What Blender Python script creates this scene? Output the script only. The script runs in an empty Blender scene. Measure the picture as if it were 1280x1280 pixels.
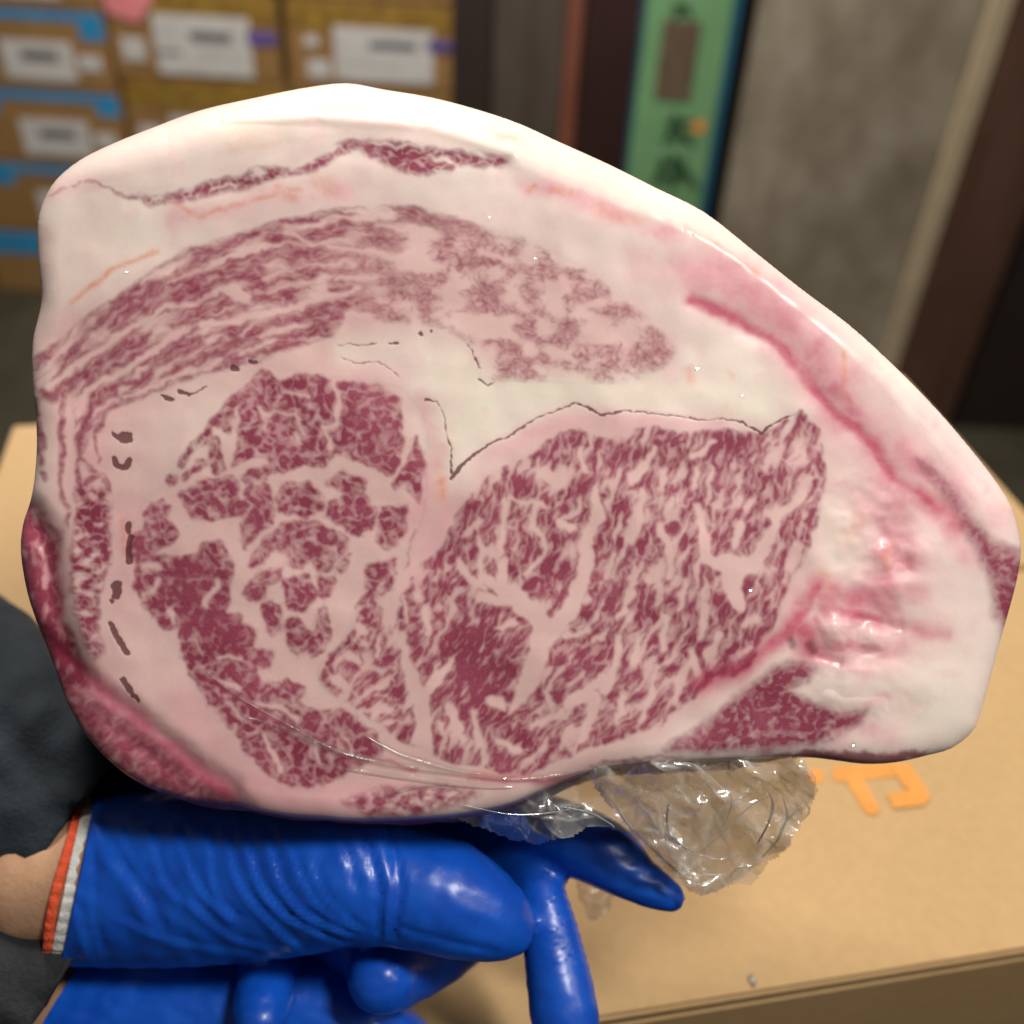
import bpy, bmesh, math, random
import numpy as np
from mathutils import Vector, Matrix

random.seed(5)
SC = bpy.context.scene
COL = SC.collection

# ------------------------------------------------------------------ camera
CAM_H = 1.5
_d = np.array([-95.0, 1610.0, 1280.0]); _d /= np.linalg.norm(_d)      # world down seen by the camera
_yc = np.array([0, 0, 1.0]) - _d[2] * _d; _yc /= np.linalg.norm(_yc)   # world forward
_xc = np.cross(_d, _yc)
_xc = _xc if _xc[0] > 0 else -_xc
CAMROT = np.stack([_xc, _yc, -_d])            # rows: world axes in (right, down, forward)
CAMPOS = np.array([0, 0, CAM_H])


def W(px, py, z):
    """photo pixel + distance along the view axis -> world point"""
    v = np.array([(px - 640) / 1280 * z, (py - 640) / 1280 * z, z])
    return CAMROT @ v + CAMPOS


def Wn(P):
    """n x 3 array of (px, py, z) -> world"""
    P = np.asarray(P, float)
    v = np.stack([(P[:, 0] - 640) / 1280 * P[:, 2], (P[:, 1] - 640) / 1280 * P[:, 2], P[:, 2]], 1)
    return v @ CAMROT.T + CAMPOS


def onY(px, py, Y):
    r = W(px, py, 1.0) - CAMPOS
    return r * (Y / r[1]) + CAMPOS


def onZ(px, py, Z):
    r = W(px, py, 1.0) - CAMPOS
    return r * ((Z - CAM_H) / r[2]) + CAMPOS


cam = bpy.data.cameras.new('camera')
cam.sensor_width = 36
cam.lens = 36
cam.clip_start = 0.01
cam.clip_end = 100
cam.dof.use_dof = True
cam.dof.focus_distance = 0.25
cam.dof.aperture_fstop = 7.8
co = bpy.data.objects.new('camera', cam)
COL.objects.link(co)
m = Matrix.Identity(4)
for i in range(3):
    m[i][0] = CAMROT[i][0]
    m[i][1] = -CAMROT[i][1]
    m[i][2] = -CAMROT[i][2]
    m[i][3] = CAMPOS[i]
co.matrix_world = m
SC.camera = co

# ------------------------------------------------------------------ light
world = bpy.data.worlds.new('World')
SC.world = world
world.use_nodes = True
bg = world.node_tree.nodes['Background']
bg.inputs[0].default_value = (1.0, 0.93, 0.85, 1)
bg.inputs[1].default_value = 0.08


def area(name, loc, target, size, size_y, power, col):
    L = bpy.data.lights.new(name, 'AREA')
    L.shape = 'RECTANGLE'
    L.size = size
    L.size_y = size_y
    L.energy = power
    L.color = col
    o = bpy.data.objects.new(name, L)
    COL.objects.link(o)
    o.location = loc
    o.rotation_euler = (Vector(target) - Vector(loc)).to_track_quat('-Z', 'Y').to_euler()
    return o


area('ceiling_lamp', (0.34, -0.02, 2.12), (0.02, 0.22, 1.32), 0.09, 0.20, 7.3, (1.0, 0.955, 0.89))
area('ceiling_lamp', (1.05, -0.10, 2.20), (0.05, 0.22, 1.28), 0.12, 0.6, 2.8, (1.0, 0.95, 0.88))
area('ceiling_lamp', (-0.4, 1.6, 2.85), (-0.3, 2.4, 0.6), 0.3, 1.2, 95.0, (1.0, 0.93, 0.84))

SC.view_settings.view_transform = 'Standard'
SC.view_settings.look = 'None'
SC.view_settings.gamma = 1
SC.view_settings.exposure = 0.02
SC.view_settings.use_curve_mapping = False
SC.cycles.use_denoising = True
SC.cycles.max_bounces = 8
SC.cycles.transparent_max_bounces = 16
SC.cycles.caustics_reflective = False
SC.cycles.caustics_refractive = False


# ------------------------------------------------------------------ helpers
def tag(o, label=None, cat=None, group=None, kind=None):
    if label: o['label'] = label
    if cat: o['category'] = cat
    if group: o['group'] = group
    if kind: o['kind'] = kind
    return o


def link(name, me, mat=None, parent=None, smooth=False):
    o = bpy.data.objects.new(name, me)
    COL.objects.link(o)
    if mat: me.materials.append(mat)
    if parent: o.parent = parent
    if smooth: me.shade_smooth()
    return o


def empty(name, loc=(0, 0, 0)):
    """thing root; parts are built in world coordinates"""
    o = bpy.data.objects.new(name, None)
    COL.objects.link(o)
    o.empty_display_size = 0.02
    o.location = loc
    return o


def adopt(child, root):
    """parent while keeping the world coordinates of the mesh"""
    child.parent = root
    child.matrix_parent_inverse = Matrix.Translation(root.location).inverted()
    return child


def npmesh(name, V, F):
    """V n x 3, F m x k uniform faces"""
    me = bpy.data.meshes.new(name)
    V = np.asarray(V, np.float32)
    F = np.asarray(F, np.int32)
    me.vertices.add(len(V))
    me.vertices.foreach_set('co', V.ravel())
    k = F.shape[1]
    me.loops.add(F.size)
    me.loops.foreach_set('vertex_index', F.ravel())
    me.polygons.add(len(F))
    me.polygons.foreach_set('loop_start', np.arange(0, F.size, k, dtype=np.int32))
    me.update(calc_edges=True)
    me.validate()
    return me


class NT:
    def __init__(s, name):
        s.mat = bpy.data.materials.new(name)
        s.mat.use_nodes = True
        s.t = s.mat.node_tree
        s.b = s.t.nodes['Principled BSDF']
        s.out = s.t.nodes['Material Output']

    def n(s, typ, **kw):
        nd = s.t.nodes.new(typ)
        for k, v in kw.items():
            if k.startswith('i_'):
                key = k[2:]
                nd.inputs[int(key) if key.isdigit() else key.replace('_', ' ')].default_value = v
            else:
                setattr(nd, k, v)
        return nd

    def l(s, a, b):
        s.t.links.new(a, b)

    def noise(s, scale, detail=4, rough=0.55, vec=None, dist=0.0):
        nd = s.n('ShaderNodeTexNoise')
        nd.inputs['Scale'].default_value = scale
        nd.inputs['Detail'].default_value = detail
        nd.inputs['Roughness'].default_value = rough
        nd.inputs['Distortion'].default_value = dist
        if vec is not None: s.l(vec, nd.inputs['Vector'])
        return nd

    def ramp(s, fac, stops):
        nd = s.n('ShaderNodeValToRGB')
        e = nd.color_ramp.elements
        while len(e) > 1: e.remove(e[-1])
        e[0].position = stops[0][0]; e[0].color = (*stops[0][1], 1)
        for p, c in stops[1:]:
            q = e.new(p); q.color = (*c, 1)
        s.l(fac, nd.inputs[0])
        return nd.outputs[0]

    def mix(s, fac, a, b, mode='MIX'):
        nd = s.n('ShaderNodeMix', data_type='RGBA', blend_type=mode)
        if isinstance(fac, (int, float)): nd.inputs[0].default_value = fac
        else: s.l(fac, nd.inputs[0])
        for k, v in ((6, a), (7, b)):
            if isinstance(v, tuple): nd.inputs[k].default_value = (*v, 1)
            else: s.l(v, nd.inputs[k])
        return nd.outputs[2]

    def math(s, op, a, b=None, clamp=False):
        nd = s.n('ShaderNodeMath', operation=op, use_clamp=clamp)
        for k, v in ((0, a), (1, b)):
            if v is None: continue
            if isinstance(v, (int, float)): nd.inputs[k].default_value = v
            else: s.l(v, nd.inputs[k])
        return nd.outputs[0]

    def bump(s, h, strength, dist):
        nd = s.n('ShaderNodeBump')
        nd.inputs['Strength'].default_value = strength
        nd.inputs['Distance'].default_value = dist
        s.l(h, nd.inputs['Height'])
        return nd.outputs[0]

    def obj(s):
        return s.n('ShaderNodeTexCoord').outputs['Object']

    def mapped(s, scale):
        mp = s.n('ShaderNodeMapping')
        mp.inputs['Scale'].default_value = scale
        s.l(s.obj(), mp.inputs[0])
        return mp.outputs[0]


def mottled(name, c1, c2, scale, rough=0.6, bump=0.0, bscale=None, spec=0.5, stretch=(1, 1, 1), bdist=0.002, detail=5):
    t = NT(name)
    v = t.mapped(stretch)
    nz = t.noise(scale, detail, 0.6, v)
    t.l(t.ramp(nz.outputs[0], [(0.3, c1), (0.7, c2)]), t.b.inputs['Base Color'])
    t.b.inputs['Roughness'].default_value = rough
    t.b.inputs['Specular IOR Level'].default_value = spec
    if bump:
        nb = t.noise(bscale or scale * 3, 5, 0.6, v)
        t.l(t.bump(nb.outputs[0], bump, bdist), t.b.inputs['Normal'])
    return t.mat


# ------------------------------------------------------------------ numpy noise and distances
_rng = np.random.RandomState(11)
_perm = _rng.permutation(512).astype(np.int32)
_perm = np.concatenate([_perm, _perm, _perm])
_ang = _rng.rand(512) * 2 * np.pi
_gx, _gy = np.cos(_ang).astype(np.float32), np.sin(_ang).astype(np.float32)


def pn(x, y, seed=0):
    x = np.asarray(x, np.float32) + seed * 17.31 + 100
    y = np.asarray(y, np.float32) + seed * 7.77 + 100
    xi = np.floor(x).astype(np.int32); yi = np.floor(y).astype(np.int32)
    xf = x - xi; yf = y - yi
    u = xf * xf * xf * (xf * (xf * 6 - 15) + 10); v = yf * yf * yf * (yf * (yf * 6 - 15) + 10)
    a = xi & 511; b = yi & 511; a1 = (a + 1) & 511; b1 = (b + 1) & 511

    def g(ii, jj, dx, dy):
        h = _perm[_perm[ii] + jj]
        return _gx[h] * dx + _gy[h] * dy
    n00 = g(a, b, xf, yf); n10 = g(a1, b, xf - 1, yf); n01 = g(a, b1, xf, yf - 1); n11 = g(a1, b1, xf - 1, yf - 1)
    l0 = n00 + u * (n10 - n00); l1 = n01 + u * (n11 - n01)
    return (l0 + v * (l1 - l0)) * 1.5


def fbm(x, y, o=3, seed=0, gain=0.5):
    s = 0; a = 1.0; t = 0
    for k in range(o):
        s = s + a * pn(x * 2 ** k, y * 2 ** k, seed + k * 3); t += a; a *= gain
    return s / t ** 0.8


def catmull(P, n=5, closed=False):
    P = [np.asarray(p, float) for p in P]
    N = len(P); out = []
    rng_ = range(N) if closed else range(N - 1)
    for i in rng_:
        if closed: p0, p1, p2, p3 = P[i - 1], P[i], P[(i + 1) % N], P[(i + 2) % N]
        else: p0, p1, p2, p3 = P[max(i - 1, 0)], P[i], P[i + 1], P[min(i + 2, N - 1)]
        for k in range(n):
            t = k / n
            out.append(0.5 * ((2 * p1) + (-p0 + p2) * t + (2 * p0 - 5 * p1 + 4 * p2 - p3) * t * t + (-p0 + 3 * p1 - 3 * p2 + p3) * t ** 3))
    if not closed: out.append(P[-1])
    return np.array(out)


def polydist(X, Y, P):
    """signed distance, positive inside"""
    x = X.ravel().astype(np.float32); y = Y.ravel().astype(np.float32)
    d2 = np.full(x.shape, 1e12, np.float32); ins = np.zeros(x.shape, bool)
    n = len(P)
    for i in range(n):
        ax, ay = P[i]; bx, by = P[(i + 1) % n]
        ex, ey = bx - ax, by - ay
        wx, wy = x - ax, y - ay
        t = np.clip((wx * ex + wy * ey) / (ex * ex + ey * ey + 1e-9), 0, 1)
        dx = wx - ex * t; dy = wy - ey * t
        np.minimum(d2, dx * dx + dy * dy, out=d2)
        if ay != by:
            c = ((ay <= y) != (by <= y)) & (x < (bx - ax) * (y - ay) / (by - ay) + ax)
            ins ^= c
    d = np.sqrt(d2)
    return np.where(ins, d, -d).reshape(X.shape)


def linedist(X, Y, P, Wd):
    """distance to polyline with widths: returns (w/2 - d), and pure d"""
    best = np.full(X.shape, -1e6, np.float32)
    for i in range(len(P) - 1):
        ax, ay = P[i]; bx, by = P[i + 1]
        ex, ey = bx - ax, by - ay
        t = np.clip(((X - ax) * ex + (Y - ay) * ey) / (ex * ex + ey * ey + 1e-9), 0, 1)
        d = np.hypot(X - ax - ex * t, Y - ay - ey * t)
        np.maximum(best, (Wd[i] + (Wd[i + 1] - Wd[i]) * t) / 2 - d, out=best)
    return best


# ------------------------------------------------------------------ setting: floor, wall
FLOOR = 0.0
m_floor = mottled('floor_concrete', (0.030, 0.026, 0.016), (0.055, 0.048, 0.030), 6, 0.55, 0.2, 40)


def boxmesh(name, x0, x1, y0, y1, z0, z1, bevel=0.0, seg=2):
    bm = bmesh.new()
    bmesh.ops.create_cube(bm, size=1)
    for v in bm.verts:
        v.co = ((x0 + x1) / 2 + v.co.x * (x1 - x0), (y0 + y1) / 2 + v.co.y * (y1 - y0), (z0 + z1) / 2 + v.co.z * (z1 - z0))
    if bevel: bmesh.ops.bevel(bm, geom=bm.edges[:], offset=bevel, segments=seg, affect='EDGES')
    me = bpy.data.meshes.new(name)
    bm.to_mesh(me); bm.free()
    return me


tag(link('floor', boxmesh('floor', -6, 6, -3, 4.2, -0.1, FLOOR), m_floor), kind='structure')
m_dark = mottled('dark_paint', (0.010, 0.006, 0.005), (0.020, 0.011, 0.009), 5, 0.5)
tag(link('back_wall', boxmesh('back_wall', -6, 6, 3.5, 3.65, 0.001, 3.2), m_dark), kind='structure')

# wooden partition with the grey door, its pale edge strip, posts and the green sign
YW = 2.4
m_post = mottled('stained_post', (0.070, 0.034, 0.022), (0.115, 0.058, 0.038), 3, 0.45, 0.2, 30, stretch=(6, 6, 1))
m_maroon = mottled('maroon_board', (0.018, 0.006, 0.006), (0.032, 0.012, 0.011), 4, 0.45)
m_red = mottled('reddish_strip', (0.12, 0.035, 0.02), (0.19, 0.065, 0.04), 9, 0.5, stretch=(4, 4, 1))
m_greyw = mottled('dull_panel', (0.050, 0.038, 0.030), (0.080, 0.066, 0.056), 5, 0.35, stretch=(5, 5, 0.6))
m_black = mottled('black_void', (0.012, 0.006, 0.005), (0.020, 0.010, 0.008), 3, 0.6)
m_cream = mottled('pale_strip', (0.36, 0.29, 0.19), (0.46, 0.38, 0.26), 9, 0.5, 0.2, 40)


def door_mat():
    t = NT('weathered_door')
    v = t.mapped((5, 5, 3.4))
    a = t.noise(1.6, 6, 0.65, v)
    c = t.ramp(a.outputs[0], [(0.25, (0.14, 0.112, 0.078)), (0.5, (0.235, 0.198, 0.148)), (0.75, (0.36, 0.32, 0.26))])
    b = t.noise(14, 5, 0.7, v)
    c2 = t.mix(t.ramp(b.outputs[0], [(0.6, (0, 0, 0)), (0.75, (1, 1, 1))]), c, (0.30, 0.28, 0.25))
    t.l(c2, t.b.inputs['Base Color'])
    t.b.inputs['Roughness'].default_value = 0.45
    t.l(t.bump(b.outputs[0], 0.3, 0.002), t.b.inputs['Normal'])
    return t.mat


def board(name, label, cat, x0, x1, y0, y1, mat, z1=2.1, bev=0.004):
    o = link(name, boxmesh(name, x0, x1, y0, y1, 0, z1, bev), mat)
    return tag(o, label, cat)


board('dark_board', 'black upright board beside the stacked meat cartons', 'board', -0.195, -0.105, YW + 0.02, YW + 0.07, m_black)
board('metal_panel', 'dull grey-brown upright metal panel with a reddish edge strip', 'panel', -0.10, 0.055, YW + 0.01, YW + 0.05, m_greyw)
o = link('edge_strip', boxmesh('edge_strip', 0.057, 0.092, YW - 0.012, YW + 0.05, 0, 2.1, 0.004), m_red)
o.parent = bpy.data.objects['metal_panel']
board('maroon_post', 'dark maroon post to which the green sign is fixed', 'post', 0.095, 0.44, YW, YW + 0.12, m_maroon)
# door thing
dr = empty('panel_door', (0.7, YW, 0))
tag(dr, 'weathered grey panel door with a pale edge strip', 'door')
for nm, x0, x1, y0, y1, mt in (('door_leaf', 0.462, 0.942, YW + 0.004, YW + 0.045, door_mat()), ('edge_strip', 0.944, 0.990, YW - 0.02, YW + 0.045, m_cream)):
    adopt(link(nm, boxmesh(nm, x0, x1, y0, y1, 0.01, 2.05, 0.004), mt), dr)
board('door_post', 'brown stained wooden door post next to the pale strip', 'post', 0.995, 1.17, YW - 0.03, YW + 0.1, m_post)
board('dark_partition', 'near black partition beyond the brown door post', 'partition', 1.18, 2.2, YW - 0.02, YW + 0.1, m_black)

# green sign board, tilted marks
sg = empty('hanging_sign', (0.31, YW - 0.01, 0.6))
tag(sg, 'narrow green vertical sign with blue border and dark brush lettering', 'sign')
m_green = mottled('sign_green', (0.12, 0.26, 0.12), (0.155, 0.32, 0.155), 7, 0.5)
m_blue = mottled('sign_blue', (0.010, 0.075, 0.13), (0.018, 0.11, 0.18), 8, 0.4)
m_ink = mottled('sign_ink', (0.010, 0.040, 0.014), (0.02, 0.065, 0.025), 20, 0.5)
m_plate = mottled('sign_plate', (0.085, 0.055, 0.035), (0.13, 0.09, 0.06), 30, 0.5)
m_orange = mottled('print_orange', (0.55, 0.225, 0.035), (0.66, 0.285, 0.06), 60, 0.6)
SY = YW - 0.022
adopt(link('sign_face', boxmesh('sign_face', 0.222, 0.405, SY, YW - 0.002, 0.35, 1.75, 0.002), m_green), sg)
for x0, x1 in ((0.214, 0.221), (0.406, 0.424)):
    adopt(link('border', boxmesh('border', x0, x1, SY - 0.003, YW - 0.002, 0.35, 1.75, 0.002), m_blue), sg)
p0, p1 = onY(826, 24, SY), onY(872, 126, SY)
adopt(link('picture_plate', boxmesh('picture_plate', 0.262, 0.342, SY - 0.003, SY - 0.0005, p1[2], p0[2], 0.001), m_plate), sg)
p0, p1 = onY(866, 150, SY), onY(880, 166, SY)
adopt(link('seal_mark', boxmesh('seal_mark', p0[0], p1[0], SY - 0.003, SY - 0.0005, p1[2], p0[2], 0.001), m_orange), sg)


def strokes_on_plane(name, segs, plane, width, mat, root, off):
    """brush strokes as thin raised ribbons; segs in photo px"""
    bm = bmesh.new()
    for sgm in segs:
        pts = [Vector(plane(x, y)) for x, y in sgm]
        prev = None
        for i, p in enumerate(pts):
            d = (pts[min(i + 1, len(pts) - 1)] - pts[max(i - 1, 0)]).normalized()
            nrm = off.normalized()
            sd = d.cross(nrm).normalized() * width * (0.55 + 0.45 * math.sin(math.pi * (i + 0.6) / len(pts)))
            a = bm.verts.new(p + sd + off); b = bm.verts.new(p - sd + off)
            if prev: bm.faces.new((prev[0], a, b, prev[1]))
            prev = (a, b)
    bmesh.ops.recalc_face_normals(bm, faces=bm.faces)
    me = bpy.data.meshes.new(name); bm.to_mesh(me); bm.free()
    o = link(name, me, mat)
    if root: adopt(o, root)
    return o


strokes_on_plane('lettering', [[(845, 140), (838, 165), (828, 178)], [(832, 155), (850, 152), (868, 150)], [(850, 158), (855, 172), (868, 182)], [(836, 172), (850, 170), (862, 168)]],
                 lambda x, y: onY(x, y, SY), 0.006, m_ink, sg, Vector((0, -0.003, 0)))
strokes_on_plane('lettering', [[(830, 195), (826, 215), (815, 232)], [(822, 205), (840, 203), (858, 200)], [(842, 190), (846, 212), (838, 238)], [(850, 205), (860, 222), (872, 234)], [(818, 222), (840, 220), (866, 218)]],
                 lambda x, y: onY(x, y, SY), 0.006, m_ink, sg, Vector((0, -0.003, 0)))
strokes_on_plane('lettering', [[(852, 6), (848, 16), (840, 22)], [(840, 8), (862, 6)], [(856, 12), (866, 20)]],
                 lambda x, y: onY(x, y, SY), 0.005, m_ink, sg, Vector((0, -0.003, 0)))


# ------------------------------------------------------------------ stacked cartons in the background
def carton_mat(name, c1, c2):
    t = NT(name)
    v = t.obj()
    a = t.noise(5, 5, 0.6, v)
    c = t.ramp(a.outputs[0], [(0.3, c1), (0.7, c2)])
    b = t.noise(220, 3, 0.6, v)
    c = t.mix(0.12, c, t.ramp(b.outputs[0], [(0.35, tuple(q * 0.72 for q in c1)), (0.65, tuple(min(1, q * 1.15) for q in c2))]))
    t.l(c, t.b.inputs['Base Color'])
    t.b.inputs['Roughness'].default_value = 0.72
    t.b.inputs['Specular IOR Level'].default_value = 0.3
    w = t.n('ShaderNodeTexWave', i_Scale=75.0, i_Distortion=1.5)
    w.inputs['Detail'].default_value = 1
    t.l(v, w.inputs[0])
    h = t.math('ADD', t.math('MULTIPLY', w.outputs[1], 0.04), t.noise(30, 4, 0.5, v).outputs[0])
    t.l(t.bump(h, 0.07, 0.002), t.b.inputs['Normal'])
    return t.mat


m_bgc = carton_mat('stack_cardboard', (0.19, 0.105, 0.036), (0.27, 0.15, 0.052))
m_band = mottled('band_blue', (0.020, 0.17, 0.36), (0.03, 0.24, 0.46), 12, 0.5)
m_yel = mottled('band_yellow', (0.13, 0.070, 0.016), (0.30, 0.18, 0.025), 30, 0.5, detail=3)
m_label = mottled('label_paper', (0.40, 0.39, 0.38), (0.50, 0.49, 0.48), 18, 0.6)
m_print = mottled('label_print', (0.07, 0.07, 0.08), (0.14, 0.14, 0.15), 40, 0.6)
m_purple = mottled('sticker_purple', (0.070, 0.050, 0.20), (0.11, 0.08, 0.28), 20, 0.5)
m_pink = mottled('tag_pink', (0.55, 0.16, 0.18), (0.66, 0.22, 0.23), 14, 0.6)
YB = 2.84


def subpart(nm, o, root):
    """the print belongs to the label last put on this carton"""
    if nm == 'label_print':
        o.parent = LASTLABEL[root.name]
        return o
    if nm == 'shipping_label': LASTLABEL[root.name] = o
    return adopt(o, root)


LASTLABEL = {}


def decal(nm, x0, y0, x1, y1, mat, root, lift=0.002):
    a, b = onY(x0, y0, YB), onY(x1, y1, YB)
    return subpart(nm, link(nm, boxmesh(nm, a[0], b[0], YB - lift, YB - 0.0004, b[2], a[2], 0.0004, 1), mat), root)


def front_rect(nm, x0, x1, z0, z1, mat, root, lift=0.0015):
    return subpart(nm, link(nm, boxmesh(nm, x0, x1, YB - lift, YB - 0.0004, z0, z1, 0.0004, 1), mat), root)


ord_ = ['lowest', 'second', 'third', 'fourth', 'topmost']
cols = [('blue-banded carton', -1.625, -1.137, 0.205, 'blue', 'the stack against the frame of the shop, beside the yellow-banded stacks'),
        ('yellow-banded carton', -1.122, -0.680, 0.22, 'yel', 'the stack next to the blue-banded cartons'),
        ('yellow-banded carton', -0.662, -0.215, 0.22, 'yel', 'the stack next to the black upright board')]
STK = {}
for ci, (kind, x0, x1, hh, bandk, where) in enumerate(cols):
    for k in range(5):
        z0 = FLOOR + k * hh + 0.001
        r = empty('shipping_carton', ((x0 + x1) / 2, YB + 0.17, z0))
        lab = {0: 'brown carton with blue top band, %s of its stack',
               1: 'brown carton with yellow mottled band, %s in the stack touching the blue-banded cartons',
               2: 'brown carton with yellow mottled band, %s in the stack beside the black board'}[ci] % ord_[k]
        tag(r, lab, 'carton', 'cartons stacked against the far wall')
        jx = random.uniform(-0.004, 0.004)
        adopt(link('carton_body', boxmesh('carton_body', x0 + jx, x1 + jx, YB, YB + 0.34, z0, z0 + hh - 0.003, 0.004), m_bgc), r)
        if bandk == 'blue':
            front_rect('printed_band', x0 + jx + 0.004, x1 + jx - 0.004, z0 + hh - 0.034, z0 + hh - 0.010, m_band, r)
            cut_ = random.uniform(0.14, 0.26)
            front_rect('printed_band', x0 + jx + 0.004, x0 + jx + cut_, z0 + hh - random.uniform(0.060, 0.085), z0 + hh - 0.035, m_band, r)
            front_rect('printed_band', x1 + jx - random.uniform(0.05, 0.12), x1 + jx - 0.004, z0 + hh - random.uniform(0.055, 0.080), z0 + hh - 0.035, m_band, r)
        else:
            front_rect('printed_band', x0 + jx + 0.004, x1 + jx - 0.004, z0 + hh - 0.075, z0 + hh - 0.008, m_yel, r)
        STK[ci, k] = r
        if k not in (3,) or ci == 0:
            lx = x0 + (0.20 if ci == 0 else 0.12)
            front_rect('shipping_label', lx, lx + 0.19, z0 + 0.02, z0 + 0.12, m_label, r, 0.003)
            front_rect('label_print', lx + 0.05, lx + 0.15, z0 + 0.07, z0 + 0.095, m_print, r, 0.004)
            front_rect('small_label', x0 + 0.03 + (0.372 if ci == 0 else 0), x0 + 0.09 + (0.372 if ci == 0 else 0), z0 + 0.05, z0 + 0.09, m_label, r, 0.003)
# the cartons whose labels show best
r = STK[1, 3]
decal('shipping_label', 188, 16, 318, 98, m_label, r, 0.003)
decal('label_print', 236, 38, 290, 54, m_print, r, 0.004)
decal('label_print', 196, 62, 228, 68, m_print, r, 0.004)
decal('label_print', 240, 66, 300, 70, m_print, r, 0.004)
decal('small_label', 150, 46, 184, 76, m_label, r, 0.003)
decal('sticker', 308, 38, 346, 57, m_purple, r, 0.004)
r = STK[2, 3]
decal('shipping_label', 416, 32, 542, 106, m_label, r, 0.003)
decal('label_print', 462, 50, 520, 64, m_print, r, 0.004)
decal('label_print', 430, 80, 500, 85, m_print, r, 0.004)
decal('small_label', 380, 44, 398, 58, m_label, r, 0.003)
decal('small_label', 384, 74, 414, 98, m_label, r, 0.003)
decal('sticker', 534, 50, 570, 66, m_purple, r, 0.004)
# pink paper tag hanging on the upper carton
a, b = onY(118, -40, YB), onY(196, 30, YB)
bm = bmesh.new()
N = 16
ring = [bm.verts.new(((a[0] + b[0]) / 2 + (b[0] - a[0]) / 2 * math.cos(q) * (0.93 + 0.1 * math.cos(5 * q)), YB - 0.006, (a[2] + b[2]) / 2 + (a[2] - b[2]) / 2 * math.sin(q) * (0.93 + 0.1 * math.cos(5 * q)))) for q in [2 * math.pi * i / N for i in range(N)]]
f = bm.faces.new(ring)
ex = bmesh.ops.extrude_face_region(bm, geom=[f])
for v in ex['geom']:
    if isinstance(v, bmesh.types.BMVert): v.co.y += 0.0055
bmesh.ops.recalc_face_normals(bm, faces=bm.faces)
me = bpy.data.meshes.new('paper_tag'); bm.to_mesh(me); bm.free()
tag(link('paper_tag', me, m_pink), 'pink paper tag stuck on a yellow-banded carton', 'tag')

# ------------------------------------------------------------------ the carton under the meat, and the stack below it
TOPZ = CAM_H - 0.34
CA = math.radians(12.3)
A0, A1, B0, B1 = -0.18, 0.376, 0.150, 0.532
HB = TOPZ / 5
m_card = carton_mat('kraft_cardboard', (0.40, 0.258, 0.120), (0.47, 0.310, 0.150))


def carton_local(name, x0, x1, y0, y1, z0, z1, mat, root, bev=0.002):
    me = boxmesh(name, x0, x1, y0, y1, z0, z1, bev, 2)
    me.transform(Matrix.Rotation(CA, 4, 'Z'))
    return adopt(link(name, me, mat), root)


Rz = Matrix.Rotation(CA, 3, 'Z')
for k in range(5):
    z0 = k * HB + (0.001 if k == 0 else 0.0)
    z1 = (k + 1) * HB
    c = Rz @ Vector(((A0 + A1) / 2, (B0 + B1) / 2, 0))
    r = empty('kraft_carton', (c.x, c.y, z0))
    tag(r, 'plain brown kraft carton with orange print right under the held meat' if k == 4 else 'plain brown kraft carton in the pile below the orange-printed one, %s of the pile' % ord_[k], 'carton', None if k == 4 else 'cartons piled under the meat')
    j = 0 if k == 4 else random.uniform(-0.006, 0.006)
    carton_local('carton_body', A0 + j, A1 + j, B0 + j, B1 + j, z0 + 0.0005, z1 - 0.0045, m_card, r, 0.003)
    if k == 4:
        bm_ = (B0 + B1) / 2
        carton_local('top_flap', A0, A1, B0, bm_ - 0.0008, z1 - 0.0044, z1, m_card, r, 0.0013)
        carton_local('top_flap', A0, A1, bm_ + 0.0008, B1, z1 - 0.0044, z1, m_card, r, 0.0013)
        TOPBOX = r
    else:
        carton_local('top_flap', A0 + j, A1 + j, B0 + j, B1 + j, z1 - 0.0044, z1 - 0.0004, m_card, r, 0.0013)

# orange print on the carton lid (fragments of characters)
pol = [[(1008, 963), (1024, 960), (1031, 970), (1027, 979), (1014, 982), (1008, 974)],
       [(1040, 958), (1042, 976), (1060, 978), (1122, 971), (1120, 954)],
       [(1056, 976), (1078, 974), (1100, 1012), (1094, 1020), (1082, 1018)],
       [(1112, 956), (1136, 955), (1158, 988), (1140, 990), (1128, 984)],
       [(1108, 994), (1140, 988), (1158, 986), (1162, 998), (1154, 1008), (1116, 1012)]]
prt = 0
for P in pol:
    Q = [Vector(onZ(x, y, TOPZ)) for x, y in P]
    bm = bmesh.new()
    lo = [bm.verts.new(q + Vector((0, 0, 0.00025 + 0.00012 * prt))) for q in Q]
    bm.faces.new(lo)
    bmesh.ops.recalc_face_normals(bm, faces=bm.faces)
    for f in bm.faces:
        if f.normal.z < 0: f.normal_flip()
    bmesh.ops.subdivide_edges(bm, edges=bm.edges[:], cuts=1)
    me = bpy.data.meshes.new('printed_mark'); bm.to_mesh(me); bm.free()
    adopt(link('printed_mark', me, m_orange), TOPBOX)
    prt += 1
# small torn spot in the lid paper
c = Vector(onZ(940, 1225, TOPZ))
bm = bmesh.new()
bmesh.ops.create_icosphere(bm, subdivisions=2, radius=1)
for v in bm.verts:
    n = 0.75 + 0.5 * random.random()
    v.co = Vector((v.co.x * 0.0013 * n, v.co.y * 0.0025 * n, max(v.co.z, -0.1) * 0.0016 * n)) + c
me = bpy.data.meshes.new('paper_flake'); bm.to_mesh(me); bm.free()
tag(link('paper_flake', me, mottled('flake', (0.12, 0.10, 0.075), (0.55, 0.5, 0.42), 700, 0.7), smooth=True), 'tiny grey paper flake on the brown carton lid', 'flake')

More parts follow.
